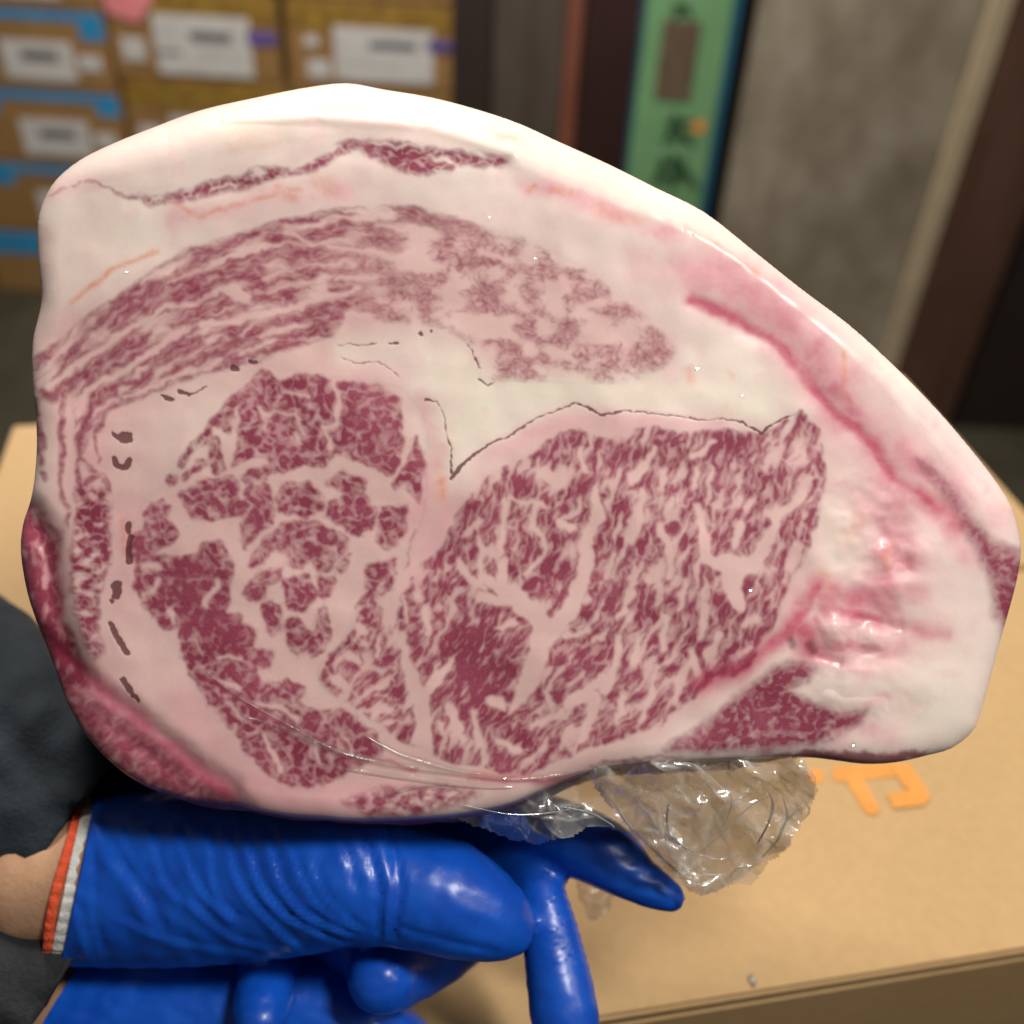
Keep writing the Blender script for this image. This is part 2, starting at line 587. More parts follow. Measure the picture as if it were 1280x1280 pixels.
# ------------------------------------------------------------------ the beef: pattern fields on the cut face
Z0 = 0.250
PX = Z0 / 1280.0
ST = 1.25
gx = np.arange(14, 1288, ST, dtype=np.float32)
gy = np.arange(94, 1034, ST, dtype=np.float32)
X, Y = np.meshgrid(gx, gy)

OUT = [(433, 104), (480, 112), (540, 122), (600, 138), (650, 155), (700, 178), (760, 205), (820, 235), (880, 265), (940, 312), (1000, 360), (1060, 405), (1110, 450), (1160, 500), (1200, 545),
       (1240, 595), (1265, 635), (1276, 680), (1272, 720), (1262, 760), (1252, 795), (1240, 840), (1226, 890), (1216, 914), (1190, 935), (1160, 944), (1120, 953), (1080, 955), (1040, 950), (1000, 946), (940, 948),
       (880, 951), (820, 954), (760, 960), (720, 970), (680, 986), (640, 1004), (600, 1014), (560, 1020), (500, 1024), (440, 1025), (400, 1022), (350, 1018), (300, 1008), (260, 1003), (230, 998),
       (190, 985), (160, 970), (130, 945), (105, 915), (85, 880), (72, 845), (60, 812), (47, 780), (34, 740), (26, 690), (29, 655), (37, 630), (43, 600), (46, 560), (45, 520), (41, 480), (40, 445),
       (42, 420), (49, 392), (52, 368), (48, 330), (47, 280), (55, 250), (70, 225), (100, 200), (140, 180), (190, 160), (250, 138), (320, 122), (380, 110)]


def coarse_sdf(poly, smooth=3):
    """signed distance sampled on a coarse grid then interpolated"""
    P = catmull(poly, smooth, True) if smooth > 1 else np.array(poly, float)
    s = 4
    cx = np.arange(gx[0] - 6, gx[-1] + 12, s); cy = np.arange(gy[0] - 6, gy[-1] + 12, s)
    CX, CY = np.meshgrid(cx, cy)
    D = polydist(CX, CY, P)
    fx = (XW - cx[0]) / s; fy = (YW_ - cy[0]) / s
    ix = np.clip(fx.astype(np.int32), 0, len(cx) - 2); iy = np.clip(fy.astype(np.int32), 0, len(cy) - 2)
    tx = fx - ix; ty = fy - iy
    return (D[iy, ix] * (1 - tx) + D[iy, ix + 1] * tx) * (1 - ty) + (D[iy + 1, ix] * (1 - tx) + D[iy + 1, ix + 1] * tx) * ty


XW, YW_ = X, Y
SDF = coarse_sdf(OUT)
# organic warping of everything traced
w1x, w1y = fbm(X / 16, Y / 16, 2, 1), fbm(X / 16, Y / 16, 2, 2)
w0x, w0y = fbm(X / 45, Y / 45, 2, 5), fbm(X / 45, Y / 45, 2, 6)
w2x, w2y = pn(X / 5.5, Y / 5.5, 3), pn(X / 5.5, Y / 5.5, 4)
XW = X + 4.5 * w1x + 0.9 * w2x + 5.0 * w0x
YW_ = Y + 4.5 * w1y + 0.9 * w2y + 5.0 * w0y


def sub(P, pad):
    P = np.array(P, float)
    x0, x1 = P[:, 0].min() - pad, P[:, 0].max() + pad
    y0, y1 = P[:, 1].min() - pad, P[:, 1].max() + pad
    i0, i1 = np.searchsorted(gx, [x0, x1]); j0, j1 = np.searchsorted(gy, [y0, y1])
    return slice(j0, j1), slice(i0, i1)


def lumps(polys):
    D = np.full(X.shape, -30, np.float32)
    for P in polys:
        s = sub(P, 34)
        D[s] = np.maximum(D[s], polydist(XW[s], YW_[s], P))
    return D


def strokes(L, warp=True):
    """list of (points, widths) -> positive inside"""
    D = np.full(X.shape, -30, np.float32)
    A, B = (XW, YW_) if warp else (X, Y)
    for P, wd in L:
        wd = [wd] * len(P) if not isinstance(wd, (list, tuple)) else wd
        s = sub(P, 32 + max(wd) / 2)
        D[s] = np.maximum(D[s], linedist(A[s], B[s], P, wd))
    return D


def soft(L, warp=1.0):
    """soft stains: list of (points, sigma, strength)"""
    D = np.zeros(X.shape, np.float32)
    A = X + warp * (7 * w0x + 3.0 * w1x); B = Y + warp * (7 * w0y + 3.0 * w1y)
    for P, sg_, st in L:
        s = sub(P, sg_ * 3)
        d = -linedist(A[s], B[s], P, [0] * len(P)) if len(P) > 1 else np.hypot(A[s] - P[0][0], B[s] - P[0][1])
        D[s] = np.maximum(D[s], st * np.exp(-(d / sg_) ** 2))
    return D


# --- eye muscle
EYE = [(545, 690), (562, 669), (579, 622), (601, 608), (625, 587), (650, 575), (686, 551), (702, 543), (721, 535), (751, 549), (784, 539), (808, 532), (851, 539), (902, 535), (938, 541), (957, 541),
       (975, 526), (999, 514), (1012, 524), (1026, 539), (1034, 581), (1030, 622), (1020, 662), (1007, 699), (993, 722), (983, 742), (973, 771), (959, 801), (947, 822), (922, 840), (882, 858), (857, 882), (821, 907),
       (780, 923), (743, 933), (700, 951), (661, 968), (621, 964), (590, 955), (560, 951), (530, 935), (500, 925), (470, 905), (440, 885), (420, 870), (405, 860), (397, 842), (409, 820), (437, 794), (447, 757), (460, 735), (478, 758),
       (486, 790), (497, 770), (510, 735), (525, 705)]
EYE_FAT = [([(629, 622), (633, 655), (629, 677), (628, 691)], 8), ([(631, 703), (627, 734), (654, 744)], 14), ([(597, 675), (603, 693), (601, 719), (621, 734)], 10),
           ([(672, 630), (666, 658), (680, 669), (678, 695), (660, 717)], 8), ([(637, 620), (662, 628), (680, 632)], 6), ([(682, 591), (700, 601)], 15), ([(727, 561), (731, 589)], 8),
           ([(743, 614), (747, 646), (735, 675), (729, 720), (714, 761), (700, 779), (678, 797), (670, 834), (655, 866), (637, 891)], [9, 14, 15, 18, 22, 28, 32, 24, 17, 7]),
           ([(641, 742), (666, 767), (682, 787)], [22, 26, 30]), ([(621, 783), (645, 778)], 8), ([(601, 746), (637, 748)], 13), ([(806, 581), (792, 598)], 15), ([(820, 560), (806, 581)], 8),
           ([(806, 614), (800, 654), (790, 679)], 9), ([(825, 658), (837, 679), (835, 720)], 11),
           ([(873, 630), (875, 658), (886, 699), (914, 707), (938, 707), (959, 679), (975, 642), (999, 626), (1014, 597)], [12, 13, 16, 21, 20, 16, 14, 13, 9]),
           ([(915, 715), (922, 755)], [28, 18]), ([(890, 585), (886, 630)], 6), ([(928, 658), (918, 683)], 12), ([(967, 567), (955, 585)], 7), ([(1000, 557), (985, 575)], 6),
           ([(892, 551), (878, 569), (865, 571)], 10), ([(868, 588), (869, 605)], 8), ([(751, 846), (733, 866), (710, 880)], 15), ([(743, 870), (735, 903), (729, 925)], [14, 12, 8]),
           ([(662, 909), (702, 889)], 9), ([(739, 787), (706, 797)], 8), ([(775, 797), (763, 842), (755, 862)], [7, 12, 14]), ([(821, 834), (810, 874), (800, 900)], [6, 9, 6]), ([(833, 773), (829, 809)], 9),
           ([(882, 757), (875, 797)], 9), ([(849, 850), (847, 878)], 9), ([(938, 807), (925, 815)], 8), ([(611, 874), (625, 880)], 17), ([(682, 866), (690, 882)], 7), ([(621, 923), (647, 939)], 9), ([(686, 923), (674, 939)], 6),
           ([(568, 907), (578, 923)], 9), ([(535, 761), (535, 794)], 10), ([(508, 745), (508, 777)], 5), ([(573, 700), (583, 721), (604, 735)], 10), ([(563, 883), (573, 909)], 13), ([(551, 905), (551, 915)], 8),
           ([(502, 794), (508, 822), (514, 855), (529, 875), (529, 945)], [8, 12, 18, 24, 20]), ([(563, 822), (543, 855), (529, 871)], [8, 13, 16]),
           ([(529, 680), (510, 704), (492, 737), (482, 765), (482, 788)], [24, 20, 14, 8, 4]),
           ([(419, 847), (429, 855)], 14), ([(437, 822), (447, 826)], 13), ([(445, 782), (457, 790)], 9), ([(474, 802), (470, 818)], 6), ([(453, 834), (474, 836)], 5), ([(775, 770), (790, 745)], 8), ([(855, 725), (850, 760)], 8),
           ([(900, 790), (893, 815)], 9), ([(800, 800), (792, 830)], 8), ([(865, 815), (872, 845)], 9), ([(780, 870), (772, 905)], 8), ([(765, 690), (758, 720)], 7), ([(700, 655), (716, 662)], 10), ([(590, 890), (600, 930)], 9)]
# --- side muscle (many separate lumps)
SIDE = [[(325, 462), (352, 478), (372, 470), (420, 478), (440, 480), (478, 486), (494, 500), (499, 530), (502, 556), (494, 580), (484, 592), (465, 582), (430, 568), (420, 560), (412, 575), (400, 585), (380, 578), (362, 590), (350, 598), (345, 580), (335, 570), (318, 570), (300, 575), (290, 582), (300, 560), (298, 530), (302, 505), (315, 480)],
        [(229, 619), (254, 602), (286, 596), (298, 604), (296, 623), (306, 637), (302, 643), (282, 645), (262, 649), (241, 647), (231, 633)],
        [(306, 598), (323, 586), (337, 582), (335, 594), (323, 600), (311, 603)],
        [(331, 605), (343, 639), (333, 655), (319, 663), (308, 682), (302, 655), (315, 643), (300, 633), (315, 620)],
        [(345, 618), (360, 605), (385, 606), (400, 618), (403, 635), (385, 645), (370, 640), (350, 637)],
        [(409, 602), (431, 592), (458, 602), (452, 617), (468, 635), (462, 663), (448, 669), (431, 655), (411, 645), (413, 627), (437, 619)],
        [(478, 635), (509, 637), (507, 663), (486, 682), (472, 674), (474, 653)],
        [(519, 546), (531, 582), (523, 625), (511, 613), (505, 600), (490, 609), (509, 578)],
        [(181, 643), (187, 629), (205, 623), (211, 633), (209, 651), (219, 663), (217, 676), (205, 682), (199, 674), (193, 700), (170, 700), (162, 690), (168, 670), (180, 665)],
        [(207, 697), (250, 695), (254, 684), (274, 680), (286, 695), (288, 721), (286, 751), (280, 768), (294, 766), (302, 778), (313, 786), (315, 806), (307, 814), (319, 812), (341, 818), (335, 833), (321, 839), (330, 860), (365, 850), (378, 860), (376, 880),
         (400, 895), (425, 890), (450, 908), (470, 920), (478, 938), (462, 950), (440, 958), (415, 975), (390, 985), (362, 980), (338, 968), (310, 940), (296, 918), (280, 898), (262, 879), (246, 849), (229, 818), (225, 784), (207, 784), (197, 770), (181, 755), (168, 731), (170, 707)],
        [(307, 739), (323, 719), (351, 709), (349, 721), (335, 731), (331, 747), (319, 751)],
        [(315, 705), (320, 690), (335, 670), (350, 657), (380, 652), (398, 655), (405, 660), (420, 665), (435, 672), (430, 690), (415, 698), (412, 712), (400, 710), (390, 700), (378, 712), (365, 708), (355, 690), (340, 688), (328, 702)],
        [(353, 725), (384, 723), (398, 741), (390, 755), (374, 764), (357, 753)], [(329, 760), (339, 753), (355, 766), (349, 786), (337, 792), (331, 778)],
        [(359, 782), (374, 774), (384, 790), (382, 810), (370, 816), (361, 806)], [(405, 761), (409, 786), (407, 810), (392, 818), (386, 802), (397, 777)],
        [(403, 721), (417, 725), (411, 747), (403, 747)], [(455, 727), (462, 706), (494, 702), (490, 731), (482, 739), (466, 743)]]
SIDE_ADD = [([(309, 487), (286, 507), (262, 542), (237, 562), (227, 580)], [4, 6, 7, 5, 4]), ([(286, 507), (284, 537)], 9), ([(270, 558), (270, 582)], 13), ([(254, 576), (233, 596)], 4), ([(218, 596), (217, 602)], 9),
            ([(345, 578), (348, 593), (360, 592), (366, 580)], 6), ([(427, 710), (437, 698)], 8), ([(310, 616), (314, 611)], 6)]
SIDE_FAT = [([(323, 511), (329, 525), (331, 541)], 6), ([(355, 492), (385, 494)], 7), ([(327, 519), (372, 519), (380, 541)], 6), ([(417, 470), (423, 501), (421, 531), (401, 537), (411, 558)], 9), ([(370, 537), (377, 554)], 7), ([(270, 541), (286, 554), (286, 570)], 11),
            ([(340, 596), (407, 590), (425, 574), (466, 588), (482, 602), (492, 619)], 12), ([(270, 727), (258, 755)], 10), ([(280, 693), (278, 707)], 4), ([(181, 707), (200, 709)], 10), ([(199, 721), (191, 741)], 7), ([(214, 762), (218, 778)], 8), ([(240, 802), (252, 814)], 4),
            ([(274, 822), (300, 822)], 7), ([(274, 851), (302, 859)], 9), ([(237, 725), (262, 725)], 3), ([(318, 880), (350, 885), (372, 900)], 9), ([(330, 920), (345, 945), (352, 962)], 9), ([(285, 880), (300, 900)], 6), ([(390, 930), (400, 955)], 8), ([(430, 920), (440, 940)], 6), ([(449, 688), (441, 717), (429, 757), (421, 794), (411, 812)], [18, 22, 22, 18, 12])]

eyeD = coarse_sdf(EYE, 2)
eyeF = strokes(EYE_FAT)
th = np.radians(66 - 13 * np.clip((Y - 760) / 150, -0.4, 1) + 10 * np.clip((620 - X) / 100, 0, 1))
cx0, cy0 = 780, 740
s_ = (XW - cx0) * np.cos(th) - (YW_ - cy0) * np.sin(th)
t_ = (XW - cx0) * np.sin(th) + (YW_ - cy0) * np.cos(th)
n1 = fbm(s_ / 44, t_ / 19, 2, 21, 0.4)
n2 = fbm(s_ / 26, t_ / 8, 2, 33, 0.3)
n3 = pn(s_ / 15, t_ / 5.5, 47)
dens = fbm(X / 75, Y / 75, 2, 52)


def sstep(v, a, b):
    q = np.clip((v - a) / (b - a), 0, 1)
    return q * q * (3 - 2 * q)


def veined(L, nv, wv, kv, nm, km, soft_=2.0):
    """lean coverage: macro shape, softer veins of fat, faint grain"""
    c_ = sstep(L, -soft_, soft_)
    c_ = c_ * (1 - kv * np.exp(-(nv / wv) ** 2))
    return np.clip(c_ - km * np.clip(nm, 0, 1) * c_, 0, 1)


def blur(A, sg_):
    r_ = int(3 * sg_ / ST + 1)
    k_ = np.exp(-0.5 * (np.arange(-r_, r_ + 1) * ST / sg_) ** 2); k_ /= k_.sum()
    for ax_ in (0, 1):
        P_ = np.pad(A, [(r_, r_) if q == ax_ else (0, 0) for q in (0, 1)], mode='edge')
        B_ = 0
        for q, w_ in enumerate(k_):
            B_ = B_ + w_ * (P_[q:q + A.shape[0], :] if ax_ == 0 else P_[:, q:q + A.shape[1]])
        A = B_
    return A


L_eye = np.minimum(np.minimum(eyeD, (np.abs(n1) - 0.035 - 0.04 * dens) * 30), -eyeF)
n2b = fbm(s_ / 42, t_ / 12, 2, 35, 0.4)
n2c = fbm(s_ / 20, t_ / 5.0, 2, 37, 0.4)
solE = soft([([(590, 800), (600, 870)], 36, 0.9), ([(560, 930), (640, 945)], 24, 0.3), ([(690, 850), (740, 820)], 18, 0.5), ([(900, 560)], 26, 0.6), ([(690, 690), (700, 740)], 22, 0.5), ([(610, 650)], 20, 0.4)], 0)
n2d = fbm(s_ / 11, t_ / 4.2, 1, 39)
C_eye = sstep(L_eye + 2.0 * solE, -2.4, 2.6) * (0.12 + 0.88 * sstep(n2b + 0.35 * solE, -0.40 + 0.14 * dens, -0.10 + 0.14 * dens))
C_eye = C_eye * (0.36 + 0.64 * sstep(n2c + 0.22 * solE, -0.34, 0.02)) * (1 - 0.45 * (1 - 0.6 * solE) * np.exp(-(n2 / 0.06) ** 2)) * (0.80 + 0.20 * sstep(n2d, -0.3, 0.2))
sideD = np.maximum(lumps(SIDE), strokes(SIDE_ADD))
sideF = strokes(SIDE_FAT)
q1 = fbm(XW / 30, YW_ / 27, 2, 61, 0.4)
q2 = fbm(XW / 15, YW_ / 15, 2, 67, 0.35)
q3 = pn(XW / 7, YW_ / 8, 71)
solid = np.clip(soft([([(240, 720), (250, 770), (285, 795)], 34, 1.0), ([(460, 520), (470, 560)], 20, 0.4)], 0), 0, 1)
L_side = np.minimum(np.minimum(sideD + 3.0, (np.abs(q1) - 0.030 + 0.05 * solid) * 28), -sideF + 1.0)
q4 = fbm(XW / 10, YW_ / 10, 2, 75, 0.4)
C_side = sstep(L_side, -2.4, 2.6) * (1 - (0.5 - 0.25 * solid) * np.exp(-(q2 / 0.075) ** 2)) * (0.45 + 0.3 * solid + (0.55 - 0.3 * solid) * sstep(q4, -0.36, 0.0)) * (0.82 + 0.18 * sstep(q3, -0.3, 0.3))
XQ, YQ = XW, YW_
fringe = np.exp(-(fbm(XW / 13, YW_ / 13, 2, 77) / 0.07) ** 2) * sstep(sideD, -14, -2) * sstep(eyeD + 0 * sideD, -400, -4) * 0.35 * sstep(-sideF, -2, 4)
C_side = np.maximum(C_side, fringe)

# --- cap muscle
CAP = [(40, 462), (48, 442), (75, 424), (130, 380), (180, 345), (230, 315), (300, 290), (380, 268), (460, 257), (540, 262), (600, 282), (660, 300), (720, 330), (770, 368), (820, 408), (848, 436), (832, 456), (800, 472), (740, 479), (680, 476), (625, 476), (600, 470),
       (586, 432), (560, 412), (515, 405), (470, 402), (430, 400), (420, 418), (380, 432), (330, 450), (290, 458), (250, 470), (205, 486), (170, 500), (140, 512), (115, 535), (104, 565), (92, 560), (94, 520), (84, 500), (62, 505), (46, 490)]
CAP_FAT = [([(58, 484), (100, 454), (150, 420), (205, 386), (240, 378)], [8, 10, 9, 7, 4]), ([(96, 520), (112, 488), (150, 466), (195, 436), (235, 410)], [9, 8, 9, 9, 5]), ([(251, 408), (300, 398), (359, 386), (413, 370), (450, 360)], [9, 11, 9, 8, 5]), ([(110, 520), (150, 497), (200, 478), (240, 462)], 7),
           ([(359, 291), (400, 304), (449, 316), (490, 318)], [5, 6, 6, 10]), ([(292, 366), (304, 374)], 17), ([(440, 396), (456, 402)], 20), ([(500, 330), (530, 322)], 18), ([(575, 400), (610, 410), (640, 400)], [20, 22, 12]), ([(735, 395), (755, 405)], 14), ([(660, 430), (665, 440)], 12),
           ([(600, 315), (640, 325)], 8), ([(470, 280), (520, 290)], 5), ([(230, 345), (280, 325), (330, 312)], 4), ([(330, 345), (390, 330), (440, 330)], 4), ([(420, 350), (470, 345)], 7), ([(300, 440), (345, 428)], 6), ([(640, 370), (655, 385)], 9), ([(700, 350), (712, 362)], 8), ([(690, 440), (715, 448)], 9), ([(560, 365), (572, 380)], 9)]
capD = coarse_sdf(CAP, 2)
capF = strokes(CAP_FAT)
ar = np.arctan2(XW - 430, -(YW_ - 760) * 1.02)
rr = np.hypot(XW - 430, (YW_ - 760) * 1.02)
al = ar * 380
c1 = fbm(al / 60, rr / 13, 2, 81, 0.45)
c2 = fbm(al / 24, rr / 6, 2, 85, 0.4)
c3 = pn(al / 14, rr / 4, 89)
d1 = fbm(XW / 17, YW_ / 10.5, 2, 91, 0.45)
d2 = fbm(XW / 9, YW_ / 6.5, 2, 95, 0.4)
clu = fbm(X / 42, Y / 30, 2, 97)
wr = sstep(X + 40 * fbm(X / 60, Y / 60, 2, 99), 400, 520) * sstep(Y, 265, 305)
L_cl = np.minimum(np.minimum(capD * 0.7, (c1 + 0.20) * 18), -capF)
C_capL = sstep(L_cl, -3.2, 3.0) * (1 - 0.6 * np.exp(-(c2 / 0.09) ** 2)) * (0.5 + 0.5 * sstep(fbm(al / 30, rr / 6, 2, 87), -0.36, 0.0)) * (0.8 + 0.2 * sstep(c3, -0.3, 0.3))
C_capL = np.maximum(C_capL, 0.30 * sstep(capD, 0, 10) * sstep(-capF, 0, 5) * sstep(c2, -0.2, 0.3))
wl = 0.050 + 0.085 * np.clip(clu + 0.25, 0, 1)
C_lines = np.maximum(np.exp(-(d1 / wl) ** 2) * sstep(clu, -0.42, -0.05), 0.85 * np.exp(-(d2 / (wl * 1.25)) ** 2) * sstep(clu, -0.25, 0.12))
C_base = 0.36 * sstep(clu, -0.35, 0.15) * (0.5 + 0.5 * sstep(d2, -0.4, 0.2))
C_capR = np.maximum(C_lines, C_base) * sstep(np.minimum(capD * 0.6, -capF * 0.8), -3, 4) * 0.95
C_cap = (C_capL * (1 - wr) + C_capR * wr) * 0.88

# --- the thin outer muscles
TRAP = [(165, 244), (200, 246), (230, 237), (262, 229), (300, 219), (345, 207), (365, 212), (385, 205), (420, 183), (440, 174), (450, 174), (500, 178), (560, 189), (630, 194), (636, 203), (600, 210), (575, 207), (560, 215), (530, 218), (500, 211), (470, 198), (450, 186), (425, 194), (398, 214), (375, 218), (345, 225), (300, 236), (250, 248), (215, 254), (180, 253)]
LOWR = [(828, 938), (880, 905), (915, 872), (945, 850), (985, 828), (1020, 832), (1010, 850), (985, 862), (1005, 872), (1030, 885), (1050, 892), (1085, 888), (1075, 905), (1035, 925), (980, 937), (920, 939), (870, 940)]
FLANK = [(93, 609), (140, 613), (137, 696), (126, 739), (122, 785), (133, 821), (115, 825), (101, 789), (90, 731), (92, 660)]
RIM = [(1146, 572), (1160, 582), (1190, 612), (1218, 645), (1240, 675), (1275, 690), (1295, 730), (1285, 775), (1256, 800), (1245, 770), (1240, 730), (1222, 690), (1195, 645), (1170, 610), (1150, 585)]
BELOW = [(54, 806), (82, 838), (118, 872), (160, 902), (196, 928), (232, 957), (270, 988), (310, 1010), (300, 1040), (220, 1030), (140, 1000), (80, 940), (50, 868)]
BOT = [(430, 1000), (470, 988), (520, 984), (570, 985), (600, 992), (570, 1006), (520, 1018), (460, 1022)]
FL2 = [(0, 650), (34, 622), (60, 650), (76, 668), (74, 715), (82, 770), (102, 826), (110, 860), (75, 860), (25, 800), (0, 720)]
LIP = [(960, 944), (1010, 936), (1060, 936), (1100, 940), (1165, 938), (1150, 950), (1100, 962), (1040, 962), (1000, 955)]
trapD, lowD, flD, rimD, belD, botD, fl2D, lipD = [lumps([p]) for p in (TRAP, LOWR, FLANK, RIM, BELOW, BOT, FL2, LIP)]
e1 = fbm(al / 26, rr / 7, 2, 101)
e2 = fbm(XW / 15, YW_ / 9, 3, 103)
u_ = XW * 0.83 - YW_ * 0.55; v_ = XW * 0.55 + YW_ * 0.83
e3 = fbm(u_ / 26, v_ / 8, 3, 107)
e4 = fbm(XW / 16, YW_ / 12, 2, 108, 0.4)
C_trap = veined(np.minimum(trapD * 0.45, (e1 + 0.30) * 9), e4, 0.10, 0.7, c3, 0.6, 2.6)
C_low = sstep(np.minimum(lowD * 0.28, (np.abs(e3) - 0.02) * 14 + 1.2), -3, 3) * (1 - 0.6 * np.exp(-(fbm(u_ / 20, v_ / 9, 2, 109, 0.4) / 0.075) ** 2)) * (0.7 + 0.3 * sstep(q4, -0.3, 0.1))
C_fl = veined(np.minimum(flD * 0.5, (e2 + 0.18) * 10), e4, 0.10, 0.7, q3, 0.7, 3)
C_rim = veined(np.minimum(rimD * 0.3, (e3 + 0.5) * 9), e4, 0.08, 0.45, q3, 0.4, 4.0) * 0.85
C_bel = veined(np.minimum(belD * 0.3, (e3 + 0.25) * 9), e4, 0.09, 0.5, q3, 0.5, 3.5) * 0.8
C_bot = veined(np.minimum(botD * 0.35, (e2 + 0.15) * 9), e4, 0.10, 0.6, q3, 0.6, 3)
C_fl2 = veined(np.minimum(fl2D * 0.4, (fbm(XW / 11, YW_ / 30, 2, 111) + 0.24) * 10), e4, 0.08, 0.5, q3, 0.5, 3)
ODD = strokes([([(80, 480), (77, 540), (76, 602)], [9, 6, 4]), ([(49, 505), (52, 530), (54, 560)], [6, 7, 6]), ([(96, 560), (104, 522), (130, 500), (168, 488)], [5, 5, 4, 3]), ([(100, 568), (118, 590)], 4),
               ([(62, 245), (85, 232), (120, 226), (150, 243), (170, 248)], [2, 2.5, 2.5, 3, 4]), ([(1150, 575), (1180, 600)], 3), ([(100, 880), (150, 915), (210, 960)], [3, 4, 5]), ([(520, 660), (512, 690), (508, 715)], 2.0),
               ([(735, 957), (790, 948), (850, 946)], [2, 4, 2]), ([(185, 470), (142, 484), (113, 506), (101, 540), (97, 590), (104, 622)], [6, 9, 9, 8, 7, 9]), ([(150, 500), (130, 516), (119, 545), (122, 578)], [5, 6, 5, 4]), ([(56, 496), (80, 482), (112, 460)], 6), ([(80, 486), (77, 540), (75, 604), (84, 660)], [9, 9, 6, 5]), ([(47, 500), (50, 530), (52, 570), (58, 600)], [6, 8, 7, 5]), ([(104, 622), (112, 600), (128, 596), (140, 612)], [10, 8, 7, 8])])
C_odd = sstep(ODD, -2.4, 2.6) * (0.35 + 0.65 * sstep(e2, -0.45, 0.0)) * (0.7 + 0.3 * sstep(q3, -0.3, 0.2))
lean = np.maximum.reduce([C_eye, C_side, C_cap, C_trap, C_low, C_fl, C_rim, C_bel, C_bot, C_fl2, C_odd * 0.85])
lean = 0.70 * blur(np.clip(lean, 0, 1), 1.15) + 0.30 * blur(np.clip(lean, 0, 1), 4.0)
lean = np.clip(lean * 1.14, 0, 1)

# --- stains and marks (meat pigment, plus dark gaps and some fold and groove shade painted in)
crim = soft([([(868, 374), (915, 395), (964, 427), (1007, 470), (1050, 524), (1093, 556), (1118, 599), (1158, 628)], 11, 1.0), ([(964, 427), (1007, 470), (1050, 524)], 19, 0.6), ([(1118, 599), (1143, 623), (1179, 641), (1200, 660)], 12, 0.8), ([(1021, 738), (1045, 762), (1071, 770), (1100, 776)], 11, 0.8), ([(1100, 776), (1140, 785), (1180, 794)], 10, 0.45),
             ([(1021, 731), (982, 796), (928, 831), (874, 857)], 13, 1.0), ([(1000, 790), (1014, 812)], 22, 0.9), ([(1015, 815), (1035, 822), (1050, 828)], 11, 0.75), ([(1050, 828), (1085, 836)], 10, 0.4), ([(1133, 702)], 13, 0.7), ([(1105, 650), (1120, 690)], 9, 0.5), ([(1031, 745), (1040, 760)], 20, 0.75), ([(1062, 800), (1090, 812)], 7, 0.5), ([(1020, 775), (1030, 800), (1050, 812)], 10, 0.6), ([(1072, 805), (1100, 818), (1130, 808)], 10, 0.4), ([(1100, 725), (1118, 742), (1150, 742)], 13, 0.35), ([(1098, 690), (1110, 672), (1135, 672)], 12, 0.4), ([(1040, 740), (1060, 752), (1090, 748), (1110, 762)], 16, 0.6), ([(1085, 880), (1110, 872)], 8, 0.35), ([(895, 352), (940, 372), (985, 405), (1015, 445)], 26, 0.38), ([(1075, 545), (1110, 590), (1130, 640)], 20, 0.42), ([(1010, 750), (1060, 765)], 26, 0.45),
             ([(1000, 460), (1020, 430)], 12, 0.5), ([(1045, 490), (1062, 510)], 14, 0.65), ([(590, 972), (660, 975), (720, 974)], 6, 0.65), ([(256, 845), (330, 892), (430, 942), (520, 962)], 4, 0.8), ([(48, 770), (75, 812), (126, 862), (196, 922), (245, 964), (285, 994)], 15, 0.85), ([(40, 640), (62, 690), (70, 760)], 16, 0.6), ([(1125, 560), (1160, 600)], 10, 0.4)], 0.8)  # paints crease shade by the film fold and groove shade over the lower-left band
pinkS = soft([([(870, 335), (930, 355), (990, 395), (1045, 474)], 42, 0.95), ([(1060, 500), (1110, 560), (1190, 620)], 42, 0.8), ([(1100, 610), (1130, 700), (1080, 760)], 44, 0.8), ([(1170, 640), (1215, 690)], 24, 0.6), ([(660, 232), (700, 238), (760, 265), (830, 290), (900, 315)], 15, 0.7),
              ([(1030, 800), (1110, 810), (1160, 790)], 26, 0.6), ([(800, 330), (850, 350), (900, 372)], 26, 0.6), ([(110, 530), (110, 640), (150, 640)], 30, 0.4), ([(160, 640), (155, 760)], 24, 0.45), ([(120, 880), (200, 950), (330, 1000), (450, 1005)], 34, 0.7), ([(230, 880), (280, 950), (360, 1000)], 30, 0.5),
              ([(1110, 920), (1060, 900), (1050, 925)], 18, 0.5), ([(220, 275), (330, 250), (430, 240)], 20, 0.4), ([(560, 640), (520, 720)], 16, 0.5), ([(600, 575), (680, 535), (730, 520), (900, 532)], 12, 0.5), ([(60, 240), (120, 228)], 10, 0.4), ([(530, 500), (545, 560), (520, 660)], 14, 0.5), ([(1150, 520), (1220, 600), (1250, 660)], 22, 0.45), ([(440, 480), (500, 470)], 18, 0.4)], 0.8)
